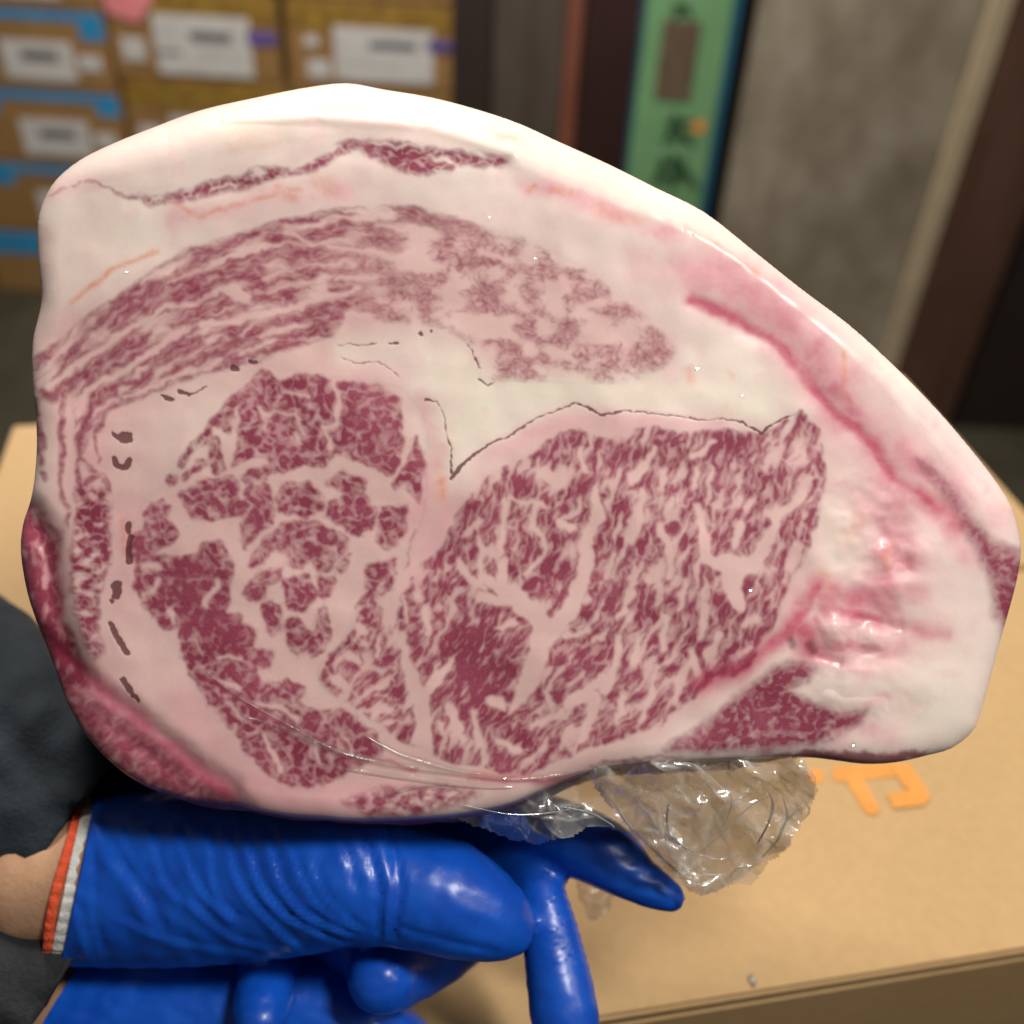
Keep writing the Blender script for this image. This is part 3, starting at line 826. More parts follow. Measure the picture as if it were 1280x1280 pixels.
orng = soft([([(90, 378), (140, 336), (165, 326), (196, 314)], 4, 0.8), ([(222, 256), (250, 272), (290, 256), (372, 236)], 4, 0.65), ([(345, 238), (365, 246)], 7, 0.6), ([(395, 225), (420, 240)], 9, 0.45), ([(660, 238), (668, 232)], 4, 0.9), ([(690, 237), (712, 240)], 6, 0.7), ([(745, 262), (800, 275)], 8, 0.4),
              ([(856, 287), (890, 303), (921, 323), (949, 344)], 4, 0.8), ([(1055, 441), (1054, 480), (1062, 500)], 4, 0.75), ([(553, 600), (552, 622)], 7, 0.75), ([(547, 580), (552, 600)], 7, 0.35), ([(625, 173), (650, 175)], 6, 0.5), ([(300, 176), (340, 175)], 14, 0.25), ([(155, 650), (156, 690)], 4, 0.7),
              ([(861, 462), (864, 476)], 6, 0.55), ([(912, 466), (916, 468)], 4, 0.4), ([(1107, 690), (1108, 706)], 9, 0.6), ([(1160, 620), (1200, 655)], 7, 0.45), ([(1028, 720), (1036, 740)], 10, 0.5), ([(570, 966), (720, 976)], 5, 0.5), ([(1060, 670), (1080, 640)], 14, 0.25), ([(250, 597), (256, 600)], 5, 0.3)], 0.6)
DK = [([(564, 597), (577, 581), (611, 555), (631, 548), (672, 522), (719, 504), (735, 509), (751, 519), (788, 514), (847, 520), (882, 525), (908, 523), (928, 528), (951, 542), (969, 528), (993, 517)], [6, 5, 2.6, 2.4, 2.0, 2.0, 2.4, 3.0, 1.8, 2.0, 1.8, 1.8, 2.2, 4.5, 2.4, 1.8]),
      ([(533, 499), (545, 501), (553, 515), (559, 542), (565, 562), (563, 590)], [3.4, 1.8, 1.6, 1.8, 2.4, 3.5]), ([(425, 446), (448, 454), (472, 452), (490, 462), (499, 472)], 1.3), ([(585, 431), (601, 460)], 1.8), ([(598, 474), (608, 482), (619, 478)], 1.8),
      ([(422, 431), (450, 431), (470, 430)], 1.4), ([(488, 429), (497, 428)], 3.2), ([(525, 416), (526, 417)], 6), ([(538, 414), (539, 415)], 4),
      ([(139, 541), (148, 548), (158, 549), (162, 545)], [2, 5, 9, 6]), ([(142, 572), (146, 582), (153, 584), (160, 580), (162, 574)], [4, 6, 7, 6, 5]), ([(201, 494), (209, 497), (217, 500)], [1.5, 6, 3]), ([(224, 489), (236, 494), (246, 490), (258, 484)], [4, 3, 2, 2]),
      ([(290, 459), (296, 461)], 5), ([(311, 451), (320, 452)], 3.5), ([(146, 732), (145, 745)], [11, 9]), ([(140, 751), (141, 752)], 4), ([(138, 779), (146, 796), (159, 816)], [5, 6, 7]), ([(153, 849), (162, 862), (172, 876)], [5, 6, 5]), ([(161, 654), (160, 664)], 6), ([(163, 672), (161, 702)], [6, 7]),
      ([(154, 545), (159, 548)], 10), ([(864, 293), (865, 294)], 1.6), ([(855, 287), (856, 288)], 2)]
st1 = fbm(X / 34, Y / 34, 3, 171); st2 = fbm(X / 13, Y / 13, 3, 173)
orng = np.clip(orng * np.clip(1.0 + 0.9 * st2, 0.3, 1.35), 0, 1)
crim = np.clip(crim * np.clip(1.0 + 0.4 * st1, 0.6, 1.15), 0, 1)
pinkS = np.clip(pinkS * np.clip(1.0 + 0.45 * st1, 0.6, 1.25) + 0.18 * sstep(st1, 0.1, 0.6), 0, 1)
dkD = np.full(X.shape, -20, np.float32)
AX = X + 2.0 * w1x + 1.3 * w2x; AY = Y + 2.0 * w1y + 1.3 * w2y
for P, wd in DK:
    wd = [wd] * len(P) if not isinstance(wd, list) else wd
    if P[0][0] < 330: wd = [q * 1.25 for q in wd]
    s = sub(P, 14)
    dkD[s] = np.maximum(dkD[s], linedist(AX[s], AY[s], P, wd))
dkD = dkD - 0.5 * (pn(X / 6, Y / 6, 121) > 0.25)
dark = blur(np.clip(0.5 + dkD / 1.8, 0, 1), 0.8)
dark = np.maximum(dark, soft([([(987, 802), (990, 808)], 6, 0.55), ([(1012, 806), (1016, 814)], 7, 0.62)], 0.5))
crim = np.maximum(crim, (0.48 + 0.3 * st2) * sstep(belD * 0.6, -3, 7)); crim = np.maximum(crim, 0.5 * sstep(fl2D * 0.6, -3, 7))
lipm = sstep(lipD * 0.5, -1.5, 3)
dark = np.maximum(dark, 0.52 * lipm); crim = np.maximum(crim, 0.7 * lipm)
cream = soft([([(565, 470), (600, 510), (560, 540)], 42, 1.0), ([(640, 490), (760, 490), (880, 495), (960, 505)], 24, 0.95), ([(900, 440), (960, 480)], 40, 0.55), ([(430, 435), (500, 440)], 16, 0.5), ([(500, 110), (700, 185), (900, 300), (1100, 460)], 30, 0.7), ([(1040, 640), (1060, 700)], 24, 0.5), ([(1150, 850), (1180, 900)], 60, 0.65), ([(110, 300), (160, 280)], 60, 0.45), ([(390, 120), (300, 150)], 35, 0.6), ([(260, 520), (240, 550)], 30, 0.3)], 0.3)
# marbling zone makes the fat between pinker
XW, YW_ = X + 10 * w0x, Y + 10 * w0y
ZONE = [(40, 420), (120, 370), (300, 285), (460, 255), (600, 280), (740, 335), (850, 430), (800, 480), (620, 482), (560, 420), (430, 440), (520, 500), (560, 600), (640, 545), (720, 510), (900, 530), (1040, 520), (1040, 640), (1000, 760), (930, 860), (800, 945), (640, 1000), (440, 1020), (250, 1000), (110, 900), (50, 780), (60, 600)]
zone = sstep(coarse_sdf(ZONE, 2), -22, 30)
zone = np.clip(zone - 0.35 * soft([([(200, 560), (250, 500)], 45, 1.0), ([(170, 760), (200, 850)], 36, 0.5)], 0), 0, 1)

# ------------------------------------------------------------------ height of the cut face (photo px towards the camera)
Rroll = 26 + 46 * np.clip((330 - Y) / 200, 0, 1) * np.clip((X - 60) / 150, 0.5, 1) + 12 * np.clip((X - 1000) / 200, 0, 1)
dd = np.clip(SDF, 0, None)
roll = np.where(dd < Rroll, Rroll - np.sqrt(np.clip(Rroll ** 2 - (Rroll - np.minimum(dd, Rroll)) ** 2, 0, None)), 0)
hgt = -roll * 0.75
hgt += 9 * fbm(X / 260, Y / 260, 2, 131) + 2.2 * fbm(X / 70, Y / 70, 2, 133)
hgt -= 2 * soft([([(874, 377), (964, 427), (1007, 470), (1050, 524), (1093, 556), (1118, 599), (1158, 628)], 15, 1.0)], 0.4)
hgt += 4.5 * soft([([(900, 345), (990, 395), (1050, 470)], 26, 0.35), ([(1045, 790)], 17, 1.7), ([(1088, 798)], 18, 1.5), ([(1122, 738)], 22, 1.1), ([(1100, 700)], 15, 0.9), ([(1150, 690)], 18, 0.8), ([(1060, 850), (1150, 850)], 34, 1.0), ([(1040, 870), (1100, 880)], 14, 0.8)], 0.8)
hgt += 2.0 * fbm(X / 34, Y / 28, 2, 181) * soft([([(1080, 640), (1110, 740), (1060, 810)], 60, 1.0), ([(1100, 860)], 40, 0.7)], 0)
hgt -= 3.5 * soft([([(1021, 817), (1050, 828)], 7, 0.6), ([(1071, 772), (1125, 783)], 6, 0.6), ([(1133, 702)], 8, 0.5)], 0.5)
_sx, _sy = XW, YW_
XW, YW_ = X, Y
hgt -= 17 * sstep(blur(np.maximum(lumps([BELOW]), -30), 9.0), -20, 22)
hgt -= 15 * sstep(blur(np.maximum(lumps([FL2]), -30), 9.0), -20, 22)
XW, YW_ = _sx, _sy
hgt -= 8 * soft([([(50, 790), (75, 815), (126, 862), (201, 916), (250, 958), (290, 985)], 13, 1.0)], 0.3)
hgt -= 8 * soft([([(42, 640), (62, 690), (70, 760), (90, 815)], 15, 1.0)], 0.3)
hgt += 7 * soft([([(470, 112), (300, 150), (200, 180)], 22, 0.35), ([(280, 150), (400, 146), (540, 158), (640, 190)], 9, 0.5)], 0.2)
hgt -= 2.5 * soft([([(165, 250), (260, 238), (345, 220), (420, 190), (500, 195), (630, 202)], 12, 0.8)], 0.3)
hgt -= 0.5 * np.clip(dark, 0, 1)
hgt += 0.2 * (lean - 0.5)

# ------------------------------------------------------------------ build the face mesh, split into its muscles
GYs, GXs = np.gradient(SDF, ST)
vin = SDF > -0.9 * ST
cell = vin[:-1, :-1] & vin[1:, :-1] & vin[:-1, 1:] & vin[1:, 1:]
used = np.zeros(X.shape, bool)
for a in (slice(0, -1), slice(1, None)):
    for b in (slice(0, -1), slice(1, None)):
        used[a, b] |= cell
edge = SDF < 0.35 * ST
PXX = np.where(edge, X - SDF * GXs, X)
PYY = np.where(edge, Y - SDF * GYs, Y)
camz = Z0 - hgt * PX
# perspective: lay the face out so that each point sits on its own pixel ray at the face plane
xs = (PXX - 640) / 1280 * camz; ys = (PYY - 640) / 1280 * camz
ids = np.full(X.shape, -1, np.int64)
ids[used] = np.arange(used.sum())
V = np.stack([xs[used], ys[used], camz[used]], 1) @ CAMROT.T + CAMPOS
cj, ci = np.nonzero(cell)
F = np.stack([ids[cj, ci], ids[cj + 1, ci], ids[cj + 1, ci + 1], ids[cj, ci + 1]], 1)

lab = np.zeros(cell.shape, np.int32)
ctr = lambda A: 0.25 * (A[:-1, :-1] + A[1:, :-1] + A[:-1, 1:] + A[1:, 1:])
XW, YW_ = X, Y
HULL_SIDE = [(325, 458), (372, 464), (440, 474), (505, 486), (535, 540), (533, 600), (528, 650), (505, 700), (484, 745), (470, 752), (445, 757), (435, 794), (408, 820), (396, 842), (404, 862), (440, 888), (478, 915), (480, 940), (440, 962), (390, 990), (340, 974), (300, 935), (262, 890), (228, 825), (205, 790), (165, 745), (158, 690), (178, 630), (212, 600), (240, 555), (290, 495)]
regs = [('eye_muscle', EYE), ('side_muscle', HULL_SIDE), ('cap_muscle', CAP), ('outer_strip_muscle', TRAP), ('corner_muscle', LOWR), ('flank_muscle', FLANK), ('rim_muscle', RIM), ('underside_muscle', BELOW)]
for k, (nm, P) in enumerate(regs):
    D = coarse_sdf(P, 2)
    lab[(ctr(D) > 0) & (lab == 0)] = k + 1
fl = lab[cj, ci]

A1 = np.stack([lean[used], np.clip(crim, 0, 1)[used], dark[used], np.clip(pinkS, 0, 1)[used]], 1).astype(np.float32)
A2 = np.stack([np.clip(orng, 0, 1)[used], np.clip(cream, 0, 1)[used], zone[used], np.clip(0.5 + 0.5 * dens, 0, 1)[used]], 1).astype(np.float32)


# material of the beef
def beef_mat():
    t = NT('beef')
    a = t.n('ShaderNodeAttribute', attribute_name='pigment')
    b = t.n('ShaderNodeAttribute', attribute_name='stain')
    sa = t.n('ShaderNodeSeparateColor'); t.l(a.outputs['Color'], sa.inputs[0])
    sb = t.n('ShaderNodeSeparateColor'); t.l(b.outputs['Color'], sb.inputs[0])
    le, cr, dk = sa.outputs
    og, ce, zn = sb.outputs
    pk = a.outputs['Alpha']; dn = b.outputs['Alpha']
    v = t.obj()
    nb = t.noise(45, 4, 0.6, v).outputs[0]
    nf = t.noise(900, 4, 0.65, v).outputs[0]
    fat = t.mix(zn, (0.85, 0.700, 0.640), (0.73, 0.470, 0.448))
    fat = t.mix(t.math('MULTIPLY', ce, 0.85), fat, (0.83, 0.765, 0.625))
    fat = t.mix(t.math('MULTIPLY', t.math('SUBTRACT', nb, 0.42, True), 1.6), fat, (0.83, 0.575, 0.535))
    fat = t.mix(t.math('MULTIPLY', pk, 0.85), fat, (0.77, 0.345, 0.40))
    fat = t.mix(t.math('MULTIPLY', og, 0.75), fat, (0.76, 0.27, 0.16))
    fat = t.mix(t.math('MULTIPLY', cr, 0.95), fat, (0.55, 0.075, 0.15))
    fat = t.mix(0.06, fat, t.ramp(nf, [(0.3, (0.5, 0.3, 0.28)), (0.7, (0.9, 0.8, 0.72))]))
    ns = t.noise(120, 4, 0.6, t.mapped((0.5, 3.0, 3.0))).outputs[0]
    fat = t.mix(t.math('MULTIPLY', t.math('SUBTRACT', ns, 0.5, True), 0.7), fat, (0.80, 0.58, 0.50))
    mm = t.math('ADD', t.math('MULTIPLY', nf, 0.5), t.math('MULTIPLY', dn, 0.5))
    ln = t.ramp(mm, [(0.25, (0.230, 0.032, 0.063)), (0.5, (0.29, 0.053, 0.094)), (0.78, (0.40, 0.120, 0.165))])
    ln = t.mix(t.math('MULTIPLY', cr, 0.6), ln, (0.32, 0.025, 0.06))
    f = t.ramp(t.math('ADD', le, t.math('MULTIPLY', t.math('SUBTRACT', nf, 0.5), 0.12)), [(0.06, (0, 0, 0)), (0.45, (0.52, 0.52, 0.52)), (0.9, (1, 1, 1))])
    c = t.mix(f, fat, ln)
    c = t.mix(t.ramp(dk, [(0.12, (0, 0, 0)), (0.75, (0.86, 0.86, 0.86))]), c, (0.12, 0.026, 0.032))
    t.l(c, t.b.inputs['Base Color'])
    t.b.inputs['Roughness'].default_value = 0.45
    t.b.inputs['Specular IOR Level'].default_value = 0.30
    t.b.subsurface_method = 'BURLEY'
    t.b.inputs['Subsurface Weight'].default_value = 0.3
    t.b.inputs['Subsurface Radius'].default_value = (1.0, 0.45, 0.35)
    t.b.inputs['Subsurface Scale'].default_value = 0.0016
    t.l(t.bump(t.noise(160, 3, 0.5, v).outputs[0], 0.06, 0.001), t.b.inputs['Normal'])
    # the film that clings to the cut
    t.b.inputs['Coat Weight'].default_value = 0.3
    t.b.inputs['Coat Roughness'].default_value = 0.22
    t.b.inputs['Coat IOR'].default_value = 1.45
    t.l(t.bump(t.noise(38, 2, 0.5, v, 0.4).outputs[0], 0.16, 0.003), t.b.inputs['Coat Normal'])
    return t.mat


m_beef = beef_mat()
BEEF_BASE = W(640, 1000, 0.30)
beef = empty('beef_rib_section', tuple(BEEF_BASE))
tag(beef, 'thick raw marbled beef rib section with white fat rim, held on blue gloves', 'meat')


def face_part(name, sel, V, F, extra=None):
    f = F[sel]
    u, inv = np.unique(f, return_inverse=True)
    VV = V[u]; FF = inv.reshape(f.shape)
    a1, a2 = A1[u], A2[u]
    if extra is not None:
        ev, ef, e1_, e2_, mapv = extra
        lut = np.full(len(V), -1, np.int64); lut[u] = np.arange(len(u))
        base = len(VV)
        FF2 = np.where(ef < 0, 0, ef)
        conv = np.where(ef >= 0, ef + base, lut[np.clip(-ef - 1, 0, len(V) - 1)])
        VV = np.concatenate([VV, ev]); FF = np.concatenate([FF, conv]); a1 = np.concatenate([a1, e1_]); a2 = np.concatenate([a2, e2_])
    me = npmesh(name, VV, FF)
    for nm, arr in (('pigment', a1), ('stain', a2)):
        at = me.attributes.new(nm, 'FLOAT_COLOR', 'POINT')
        at.data.foreach_set('color', arr.astype(np.float32).ravel())
    o = link(name, me, m_beef, smooth=True)
    return adopt(o, beef)


# side walls from the boundary loop of the face backwards
E_ = np.concatenate([F[:, [0, 1]], F[:, [1, 2]], F[:, [2, 3]], F[:, [3, 0]]])
key = np.sort(E_, 1); kk = key[:, 0] * (len(V) + 1) + key[:, 1]
_, first, cnt = np.unique(kk, return_index=True, return_counts=True)
BE = E_[first[cnt == 1]]
nxt = dict(zip(BE[:, 0].tolist(), BE[:, 1].tolist()))
start = BE[0, 0]; loop = [start]
while True:
    q = nxt.get(loop[-1])
    if q is None or q == start or len(loop) > len(BE) + 2: break
    loop.append(q)
loop = np.array(loop)
lx, ly, lz = xs[used][loop], ys[used][loop], camz[used][loop]
# outward direction in the face plane
nx, ny = -GXs[used][loop], -GYs[used][loop]
nl = np.hypot(nx, ny) + 1e-6; nx /= nl; ny /= nl
for _ in range(6):
    nx = (np.roll(nx, 1) + nx + np.roll(nx, -1)) / 3; ny = (np.roll(ny, 1) + ny + np.roll(ny, -1)) / 3
DEPTH = 0.092
rows = []
KR = 14
for k in range(1, KR + 1):
    t = k / KR
    z = lz + (Z0 + DEPTH - lz) * t
    left = np.clip((-lx - 0.07) / 0.03, 0, 1) * np.clip((ly + 0.0) / 0.03, 0, 1)
    bulge = 0.0095 * math.sin(math.pi * min(t * 0.85, 1)) * np.clip((ly + 0.02) / 0.05, 0, 1) * np.clip((0.09 - lx) / 0.03, 0, 1) + 0.003 * math.sin(math.pi * t)
    wob = 0.0035 * pn(lx * 60 + 3 * t, ly * 60 + 5 * t, 151) * t + 0.002 * pn(lx * 200, ly * 200 + 6 * t, 153) * t
    end = -0.020 * max(0, t - 0.8) ** 2 / 0.04
    o_ = bulge + wob + end
    rows.append(np.stack([lx + nx * o_, ly + ny * o_, z], 1))
wallV = np.concatenate(rows) @ CAMROT.T + CAMPOS
n = len(loop)
wf = []
idx = np.arange(n); nx_ = np.roll(idx, -1)
prev = -(loop + 1)
for k in range(KR):
    cur = idx + k * n
    wf.append(np.stack([prev[nx_], prev, cur, cur[nx_]], 1) if k == 0 else np.stack([prev[nx_], prev, cur, cur[nx_]], 1))
    prev = cur
# back cap: fan rings
cen = rows[-1].mean(0)
capV = []
for s in (0.75, 0.5, 0.25, 0.02):
    p = cen + (rows[-1] - cen) * s
    p[:, 2] += 0.004 * (1 - s)
    capV.append(p)
capV = np.concatenate(capV) @ CAMROT.T + CAMPOS
for k in range(4):
    cur = idx + (KR + k) * n
    wf.append(np.stack([prev[nx_], prev, cur, cur[nx_]], 1))
    prev = cur
ev = np.concatenate([wallV, capV]); ef = np.concatenate(wf)
NR = KR + 4
tt = np.repeat(np.arange(1, NR + 1), n) / KR
lyr = np.tile(ly, NR); lxr = np.tile(lx, NR)
low = np.clip((lyr - 0.01) / 0.03, 0, 1) * np.clip((0.10 - lxr) / 0.03, 0.35, 1)
wn = pn(lxr * 90, lyr * 90 + tt * 5, 161)
e1_ = np.stack([np.clip(0.25 + 0.45 * low + 0.5 * wn, 0, 1), 0.25 * low, np.zeros_like(low), 0.35 + 0.2 * wn], 1)
e2_ = np.stack([np.zeros_like(low), 0.4 * (1 - low), low * 0.6, np.clip(0.5 + wn, 0, 1)], 1)

# the loop vertices must belong to the fat part: give every boundary cell to it
isb = np.zeros(len(V), bool); isb[loop] = True
fl = np.where(isb[F].any(1), 0, fl)
face_part('fat_and_rind', fl == 0, V, F, (ev, ef, e1_, e2_, None))
for k, (nm, P) in enumerate(regs):
    if (fl == k + 1).any():
        face_part(nm, fl == k + 1, V, F)


def face_z(px, py):
    """distance of the cut face at a pixel"""
    i = int(np.clip((px - gx[0]) / ST, 0, len(gx) - 1)); j = int(np.clip((py - gy[0]) / ST, 0, len(gy) - 1))
    return float(camz[j, i])


# ------------------------------------------------------------------ plastic film: loose tail, folds, glint facets
def film_mat(name, white, rough, gl, base=0.16):
    t = NT(name)
    tr = t.n('ShaderNodeBsdfTransparent'); tr.inputs[0].default_value = (0.97, 0.97, 0.965, 1)
    g = t.n('ShaderNodeBsdfGlossy'); g.inputs['Roughness'].default_value = rough
    g.inputs[0].default_value = (1, 1, 1, 1)
    df = t.n('ShaderNodeBsdfDiffuse'); df.inputs[0].default_value = (0.92, 0.92, 0.90, 1)
    lw = t.n('ShaderNodeLayerWeight'); lw.inputs[0].default_value = 0.35
    nz = t.noise(130, 4, 0.6, t.obj(), 1.0)
    bp = t.bump(nz.outputs[0], 0.2, 0.002)
    t.l(bp, g.inputs['Normal'])
    f = t.math('ADD', t.math('MULTIPLY', lw.outputs['Fresnel'], gl), base, True)
    m1 = t.n('ShaderNodeMixShader'); t.l(f, m1.inputs[0]); t.l(tr.outputs[0], m1.inputs[1]); t.l(g.outputs[0], m1.inputs[2])
    m2 = t.n('ShaderNodeMixShader')
    w = t.math('MULTIPLY', t.math('POWER', lw.outputs['Facing'], 1.5), white * 2.2)
    ca = t.n('ShaderNodeAttribute', attribute_name='crease')
    w = t.math('ADD', w, t.math('MULTIPLY', ca.outputs['Fac'], 0.55))  # creases whitened in the colour to stand in for highlights along the folds
    t.l(t.math('ADD', w, white * 0.45, True), m2.inputs[0])
    t.l(m1.outputs[0], m2.inputs[1]); t.l(df.outputs[0], m2.inputs[2])
    t.l(m2.outputs[0], t.out.inputs[0])
    return t.mat


m_film = film_mat('cling_film', 0.14, 0.17, 0.6, 0.20)
m_fold = film_mat('film_fold', 0.05, 0.24, 0.25, 0.06)
film = empty('plastic_film', tuple(W(880, 1020, 0.30)))
tag(film, 'crumpled clear plastic film hanging below the meat over the blue fingers', 'plastic film')


def film_sheet(name, poly, zf, amp, scale, seed, mat):
    P = catmull(poly, 4, True)
    st = 2.5
    ax = np.arange(P[:, 0].min() - 8, P[:, 0].max() + 8, st); ay = np.arange(P[:, 1].min() - 8, P[:, 1].max() + 8, st)
    GX, GY = np.meshgrid(ax, ay)
    rough = 9 * fbm(GX / 40, GY / 40, 3, seed)
    D = polydist(GX, GY, P) + rough
    ok = D > 0
    cl = ok[:-1, :-1] & ok[1:, :-1] & ok[:-1, 1:] & ok[1:, 1:]
    rg = np.random.RandomState(seed)
    wx = GX + 14 * fbm(GX / 70, GY / 70, 2, seed + 1); wy = GY + 14 * fbm(GX / 70, GY / 70, 2, seed + 2)
    # crumpling: straight folds in many directions, each alive only in some places
    h = np.zeros(GX.shape); cre = np.zeros(GX.shape); dx = np.zeros(GX.shape); dy = np.zeros(GX.shape)
    for k in range(9):
        lam = scale * rg.uniform(0.45, 1.5); an = rg.uniform(0, np.pi); ph = rg.uniform(0, 1)
        q = (wx * np.cos(an) + wy * np.sin(an)) / lam + ph
        tri = np.abs((q % 1) - 0.5) * 2
        live = sstep(pn(GX / (scale * 1.3), GY / (scale * 1.3), seed + 20 + k), -0.15, 0.3)
        h += live * (lam / scale) * tri * 0.35
        dd_ = np.minimum(tri, 1 - tri) * lam / 2
        cre = np.maximum(cre, live * np.exp(-(dd_ / 1.7) ** 2) * rg.uniform(0.2, 0.9) * np.clip(0.45 + 1.3 * pn(GX / 26, GY / 26, seed + 40 + k), 0, 1))
        dx += live * np.cos(an) * tri * 2.2; dy += live * np.sin(an) * tri * 2.2
    cre = np.maximum(cre, 0.5 * np.exp(-(np.clip(D, 0, None) / 2.5) ** 2) * np.clip(0.3 + 1.5 * pn(GX / 22, GY / 22, seed + 60), 0, 1))
    zz = zf(GX, GY) - amp * (h - 0.5)
    us = np.zeros(GX.shape, bool)
    for a in (slice(0, -1), slice(1, None)):
        for b in (slice(0, -1), slice(1, None)): us[a, b] |= cl
    idm = np.full(GX.shape, -1); idm[us] = np.arange(us.sum())
    V_ = Wn(np.stack([(GX + dx)[us], (GY + dy)[us], zz[us]], 1))
    j, i = np.nonzero(cl)
    F_ = np.stack([idm[j, i], idm[j + 1, i], idm[j + 1, i + 1], idm[j, i + 1]], 1)
    me_ = npmesh(name, V_, F_)
    at = me_.attributes.new('crease', 'FLOAT', 'POINT')
    at.data.foreach_set('value', cre[us].astype(np.float32))
    return adopt(link(name, me_, mat, smooth=True), film)


film_sheet('loose_tail', [(500, 1012), (560, 992), (620, 985), (680, 965), (760, 950), (860, 938), (960, 935), (1010, 950), (1018, 990), (1000, 1035), (975, 1070), (930, 1105), (880, 1116), (838, 1096), (800, 1060), (765, 1028), (720, 1040), (660, 1052), (610, 1040), (570, 1018)],
           lambda x, y: 0.2575 + 0.00013 * np.clip(y - 960, 0, 200), 0.010, 80, 201, m_film)
film_sheet('loose_tail', [(740, 955), (860, 935), (980, 938), (1014, 960), (1022, 1000), (990, 1050), (950, 1085), (900, 1112), (860, 1112), (830, 1080), (780, 1030), (750, 990)],
           lambda x, y: 0.270 + 0.00016 * np.clip(y - 950, 0, 200), 0.016, 70, 221, m_film)
film_sheet('loose_tail', [(715, 1085), (755, 1095), (768, 1120), (745, 1145), (728, 1140), (720, 1110)], lambda x, y: 0.330 + 0 * x, 0.006, 40, 261, m_film)


def film_fold(pts, wpx, hpx, name='fold'):
    P = catmull(pts, 8)
    n_ = len(P)
    Vv = []; M = 9
    for i, p in enumerate(P):
        d = P[min(i + 1, n_ - 1)] - P[max(i - 1, 0)]; d /= np.hypot(*d) + 1e-9
        sd = np.array([-d[1], d[0]])
        tp = math.sin(math.pi * min(max((i + 0.4) / n_, 0.02), 0.98)) ** 0.5
        for k in range(M):
            u = k / (M - 1) * 2 - 1
            q = p + sd * u * wpx * tp
            z = face_z(*q) - (hpx * tp * max(0, 1 - abs(u) ** 1.3)) * PX - 0.00012
            Vv.append(((q[0] - 640) * PX, (q[1] - 640) * PX, z))
    F_ = [(i * M + k, (i + 1) * M + k, (i + 1) * M + k + 1, i * M + k + 1) for i in range(n_ - 1) for k in range(M - 1)]
    V_ = np.array(Vv) @ CAMROT.T + CAMPOS
    return adopt(link(name, npmesh(name, V_, np.array(F_)), m_fold, smooth=True), film)


m_rib = film_mat('film_ridge_highlight', 0.30, 0.15, 0.9, 0.25)


def film_rib(pts, r):
    """ridge of gathered film: thin whitened strand laid in as a highlight"""
    P = catmull([np.array(W(*p)) for p in pts], 7)
    n_ = len(P); M = 7; Vv = []
    view = CAMPOS - P.mean(0); view /= np.linalg.norm(view)
    for i, p in enumerate(P):
        d = P[min(i + 1, n_ - 1)] - P[max(i - 1, 0)]; d /= np.linalg.norm(d) + 1e-9
        a = np.cross(d, view); a /= np.linalg.norm(a); b = np.cross(a, d)
        rr_ = r * PX * (0.25 + 0.75 * math.sin(math.pi * (i + 0.5) / n_)) * 0.55 * (0.9 + 0.2 * math.sin(i * 0.6 + pts[0][0]))
        for k in range(M):
            q = 2 * math.pi * k / M
            Vv.append(p + a * math.cos(q) * rr_ + b * math.sin(q) * rr_ * 0.6)
    F_ = [(i * M + k, i * M + (k + 1) % M, (i + 1) * M + (k + 1) % M, (i + 1) * M + k) for i in range(n_ - 1) for k in range(M)]
    return adopt(link('ridge', npmesh('ridge', np.array(Vv), np.array(F_)), m_rib, smooth=True), film)


for pts, r in (([(836, 1005, 0.2615), (834, 1030, 0.2645), (846, 1052, 0.2665), (868, 1066, 0.2695)], 4.5), ([(958, 985, 0.2625), (966, 1005, 0.2635), (960, 1030, 0.2655), (946, 1056, 0.2695)], 3.6), ([(878, 1064, 0.2685), (905, 1040, 0.2655), (935, 1010, 0.2635), (962, 995, 0.2625)], 2.2),
               ([(1000, 1010, 0.2675), (982, 1028, 0.2675), (972, 1050, 0.2695), (952, 1072, 0.2725)], 3.4), ([(765, 1000, 0.2585), (785, 1030, 0.2635), (815, 1060, 0.2675), (850, 1092, 0.2725), (868, 1100, 0.2745)], 3.0), ([(868, 1066, 0.2695), (900, 1074, 0.2715), (930, 1066, 0.2715)], 2.2),
               ([(900, 975, 0.2595), (915, 1000, 0.2625), (905, 1030, 0.2655), (890, 1052, 0.2675)], 1.6), ([(978, 995, 0.2635), (984, 1020, 0.2655), (975, 1040, 0.2675)], 2.4), ([(700, 1008, 0.2545), (735, 1015, 0.2575), (760, 1028, 0.2615), (768, 1034, 0.2635)], 2.6), ([(580, 1006, 0.2505), (640, 1018, 0.2535), (700, 1014, 0.2555), (750, 1000, 0.2565)], 1.8),
               ([(912, 1098, 0.2745), (922, 1085, 0.2735), (940, 1082, 0.2735)], 2.8), ([(1005, 1000, 0.2675), (1012, 1015, 0.2685), (1000, 1028, 0.2695)], 2.0), ([(860, 1080, 0.2715), (880, 1092, 0.2735), (905, 1094, 0.2745)], 2.0)):
    film_rib(pts, r)
film_fold([(254, 838), (300, 872), (360, 906), (420, 937), (480, 955), (560, 966), (640, 974), (700, 972), (755, 960)], 6, 5)
film_fold([(312, 898), (360, 914), (430, 942), (520, 960)], 4, 4)
film_fold([(455, 918), (500, 943), (560, 962), (600, 968)], 5, 4.5)
film_fold([(420, 960), (500, 972), (580, 982), (640, 985)], 5, 3)
film_fold([(470, 1000), (520, 985), (560, 982)], 3, 2.5)
m_glint = film_mat('film_glint', 0.02, 0.08, 0.5, 0.3)
LAMP = np.array([0.34, 0.07, 2.12])
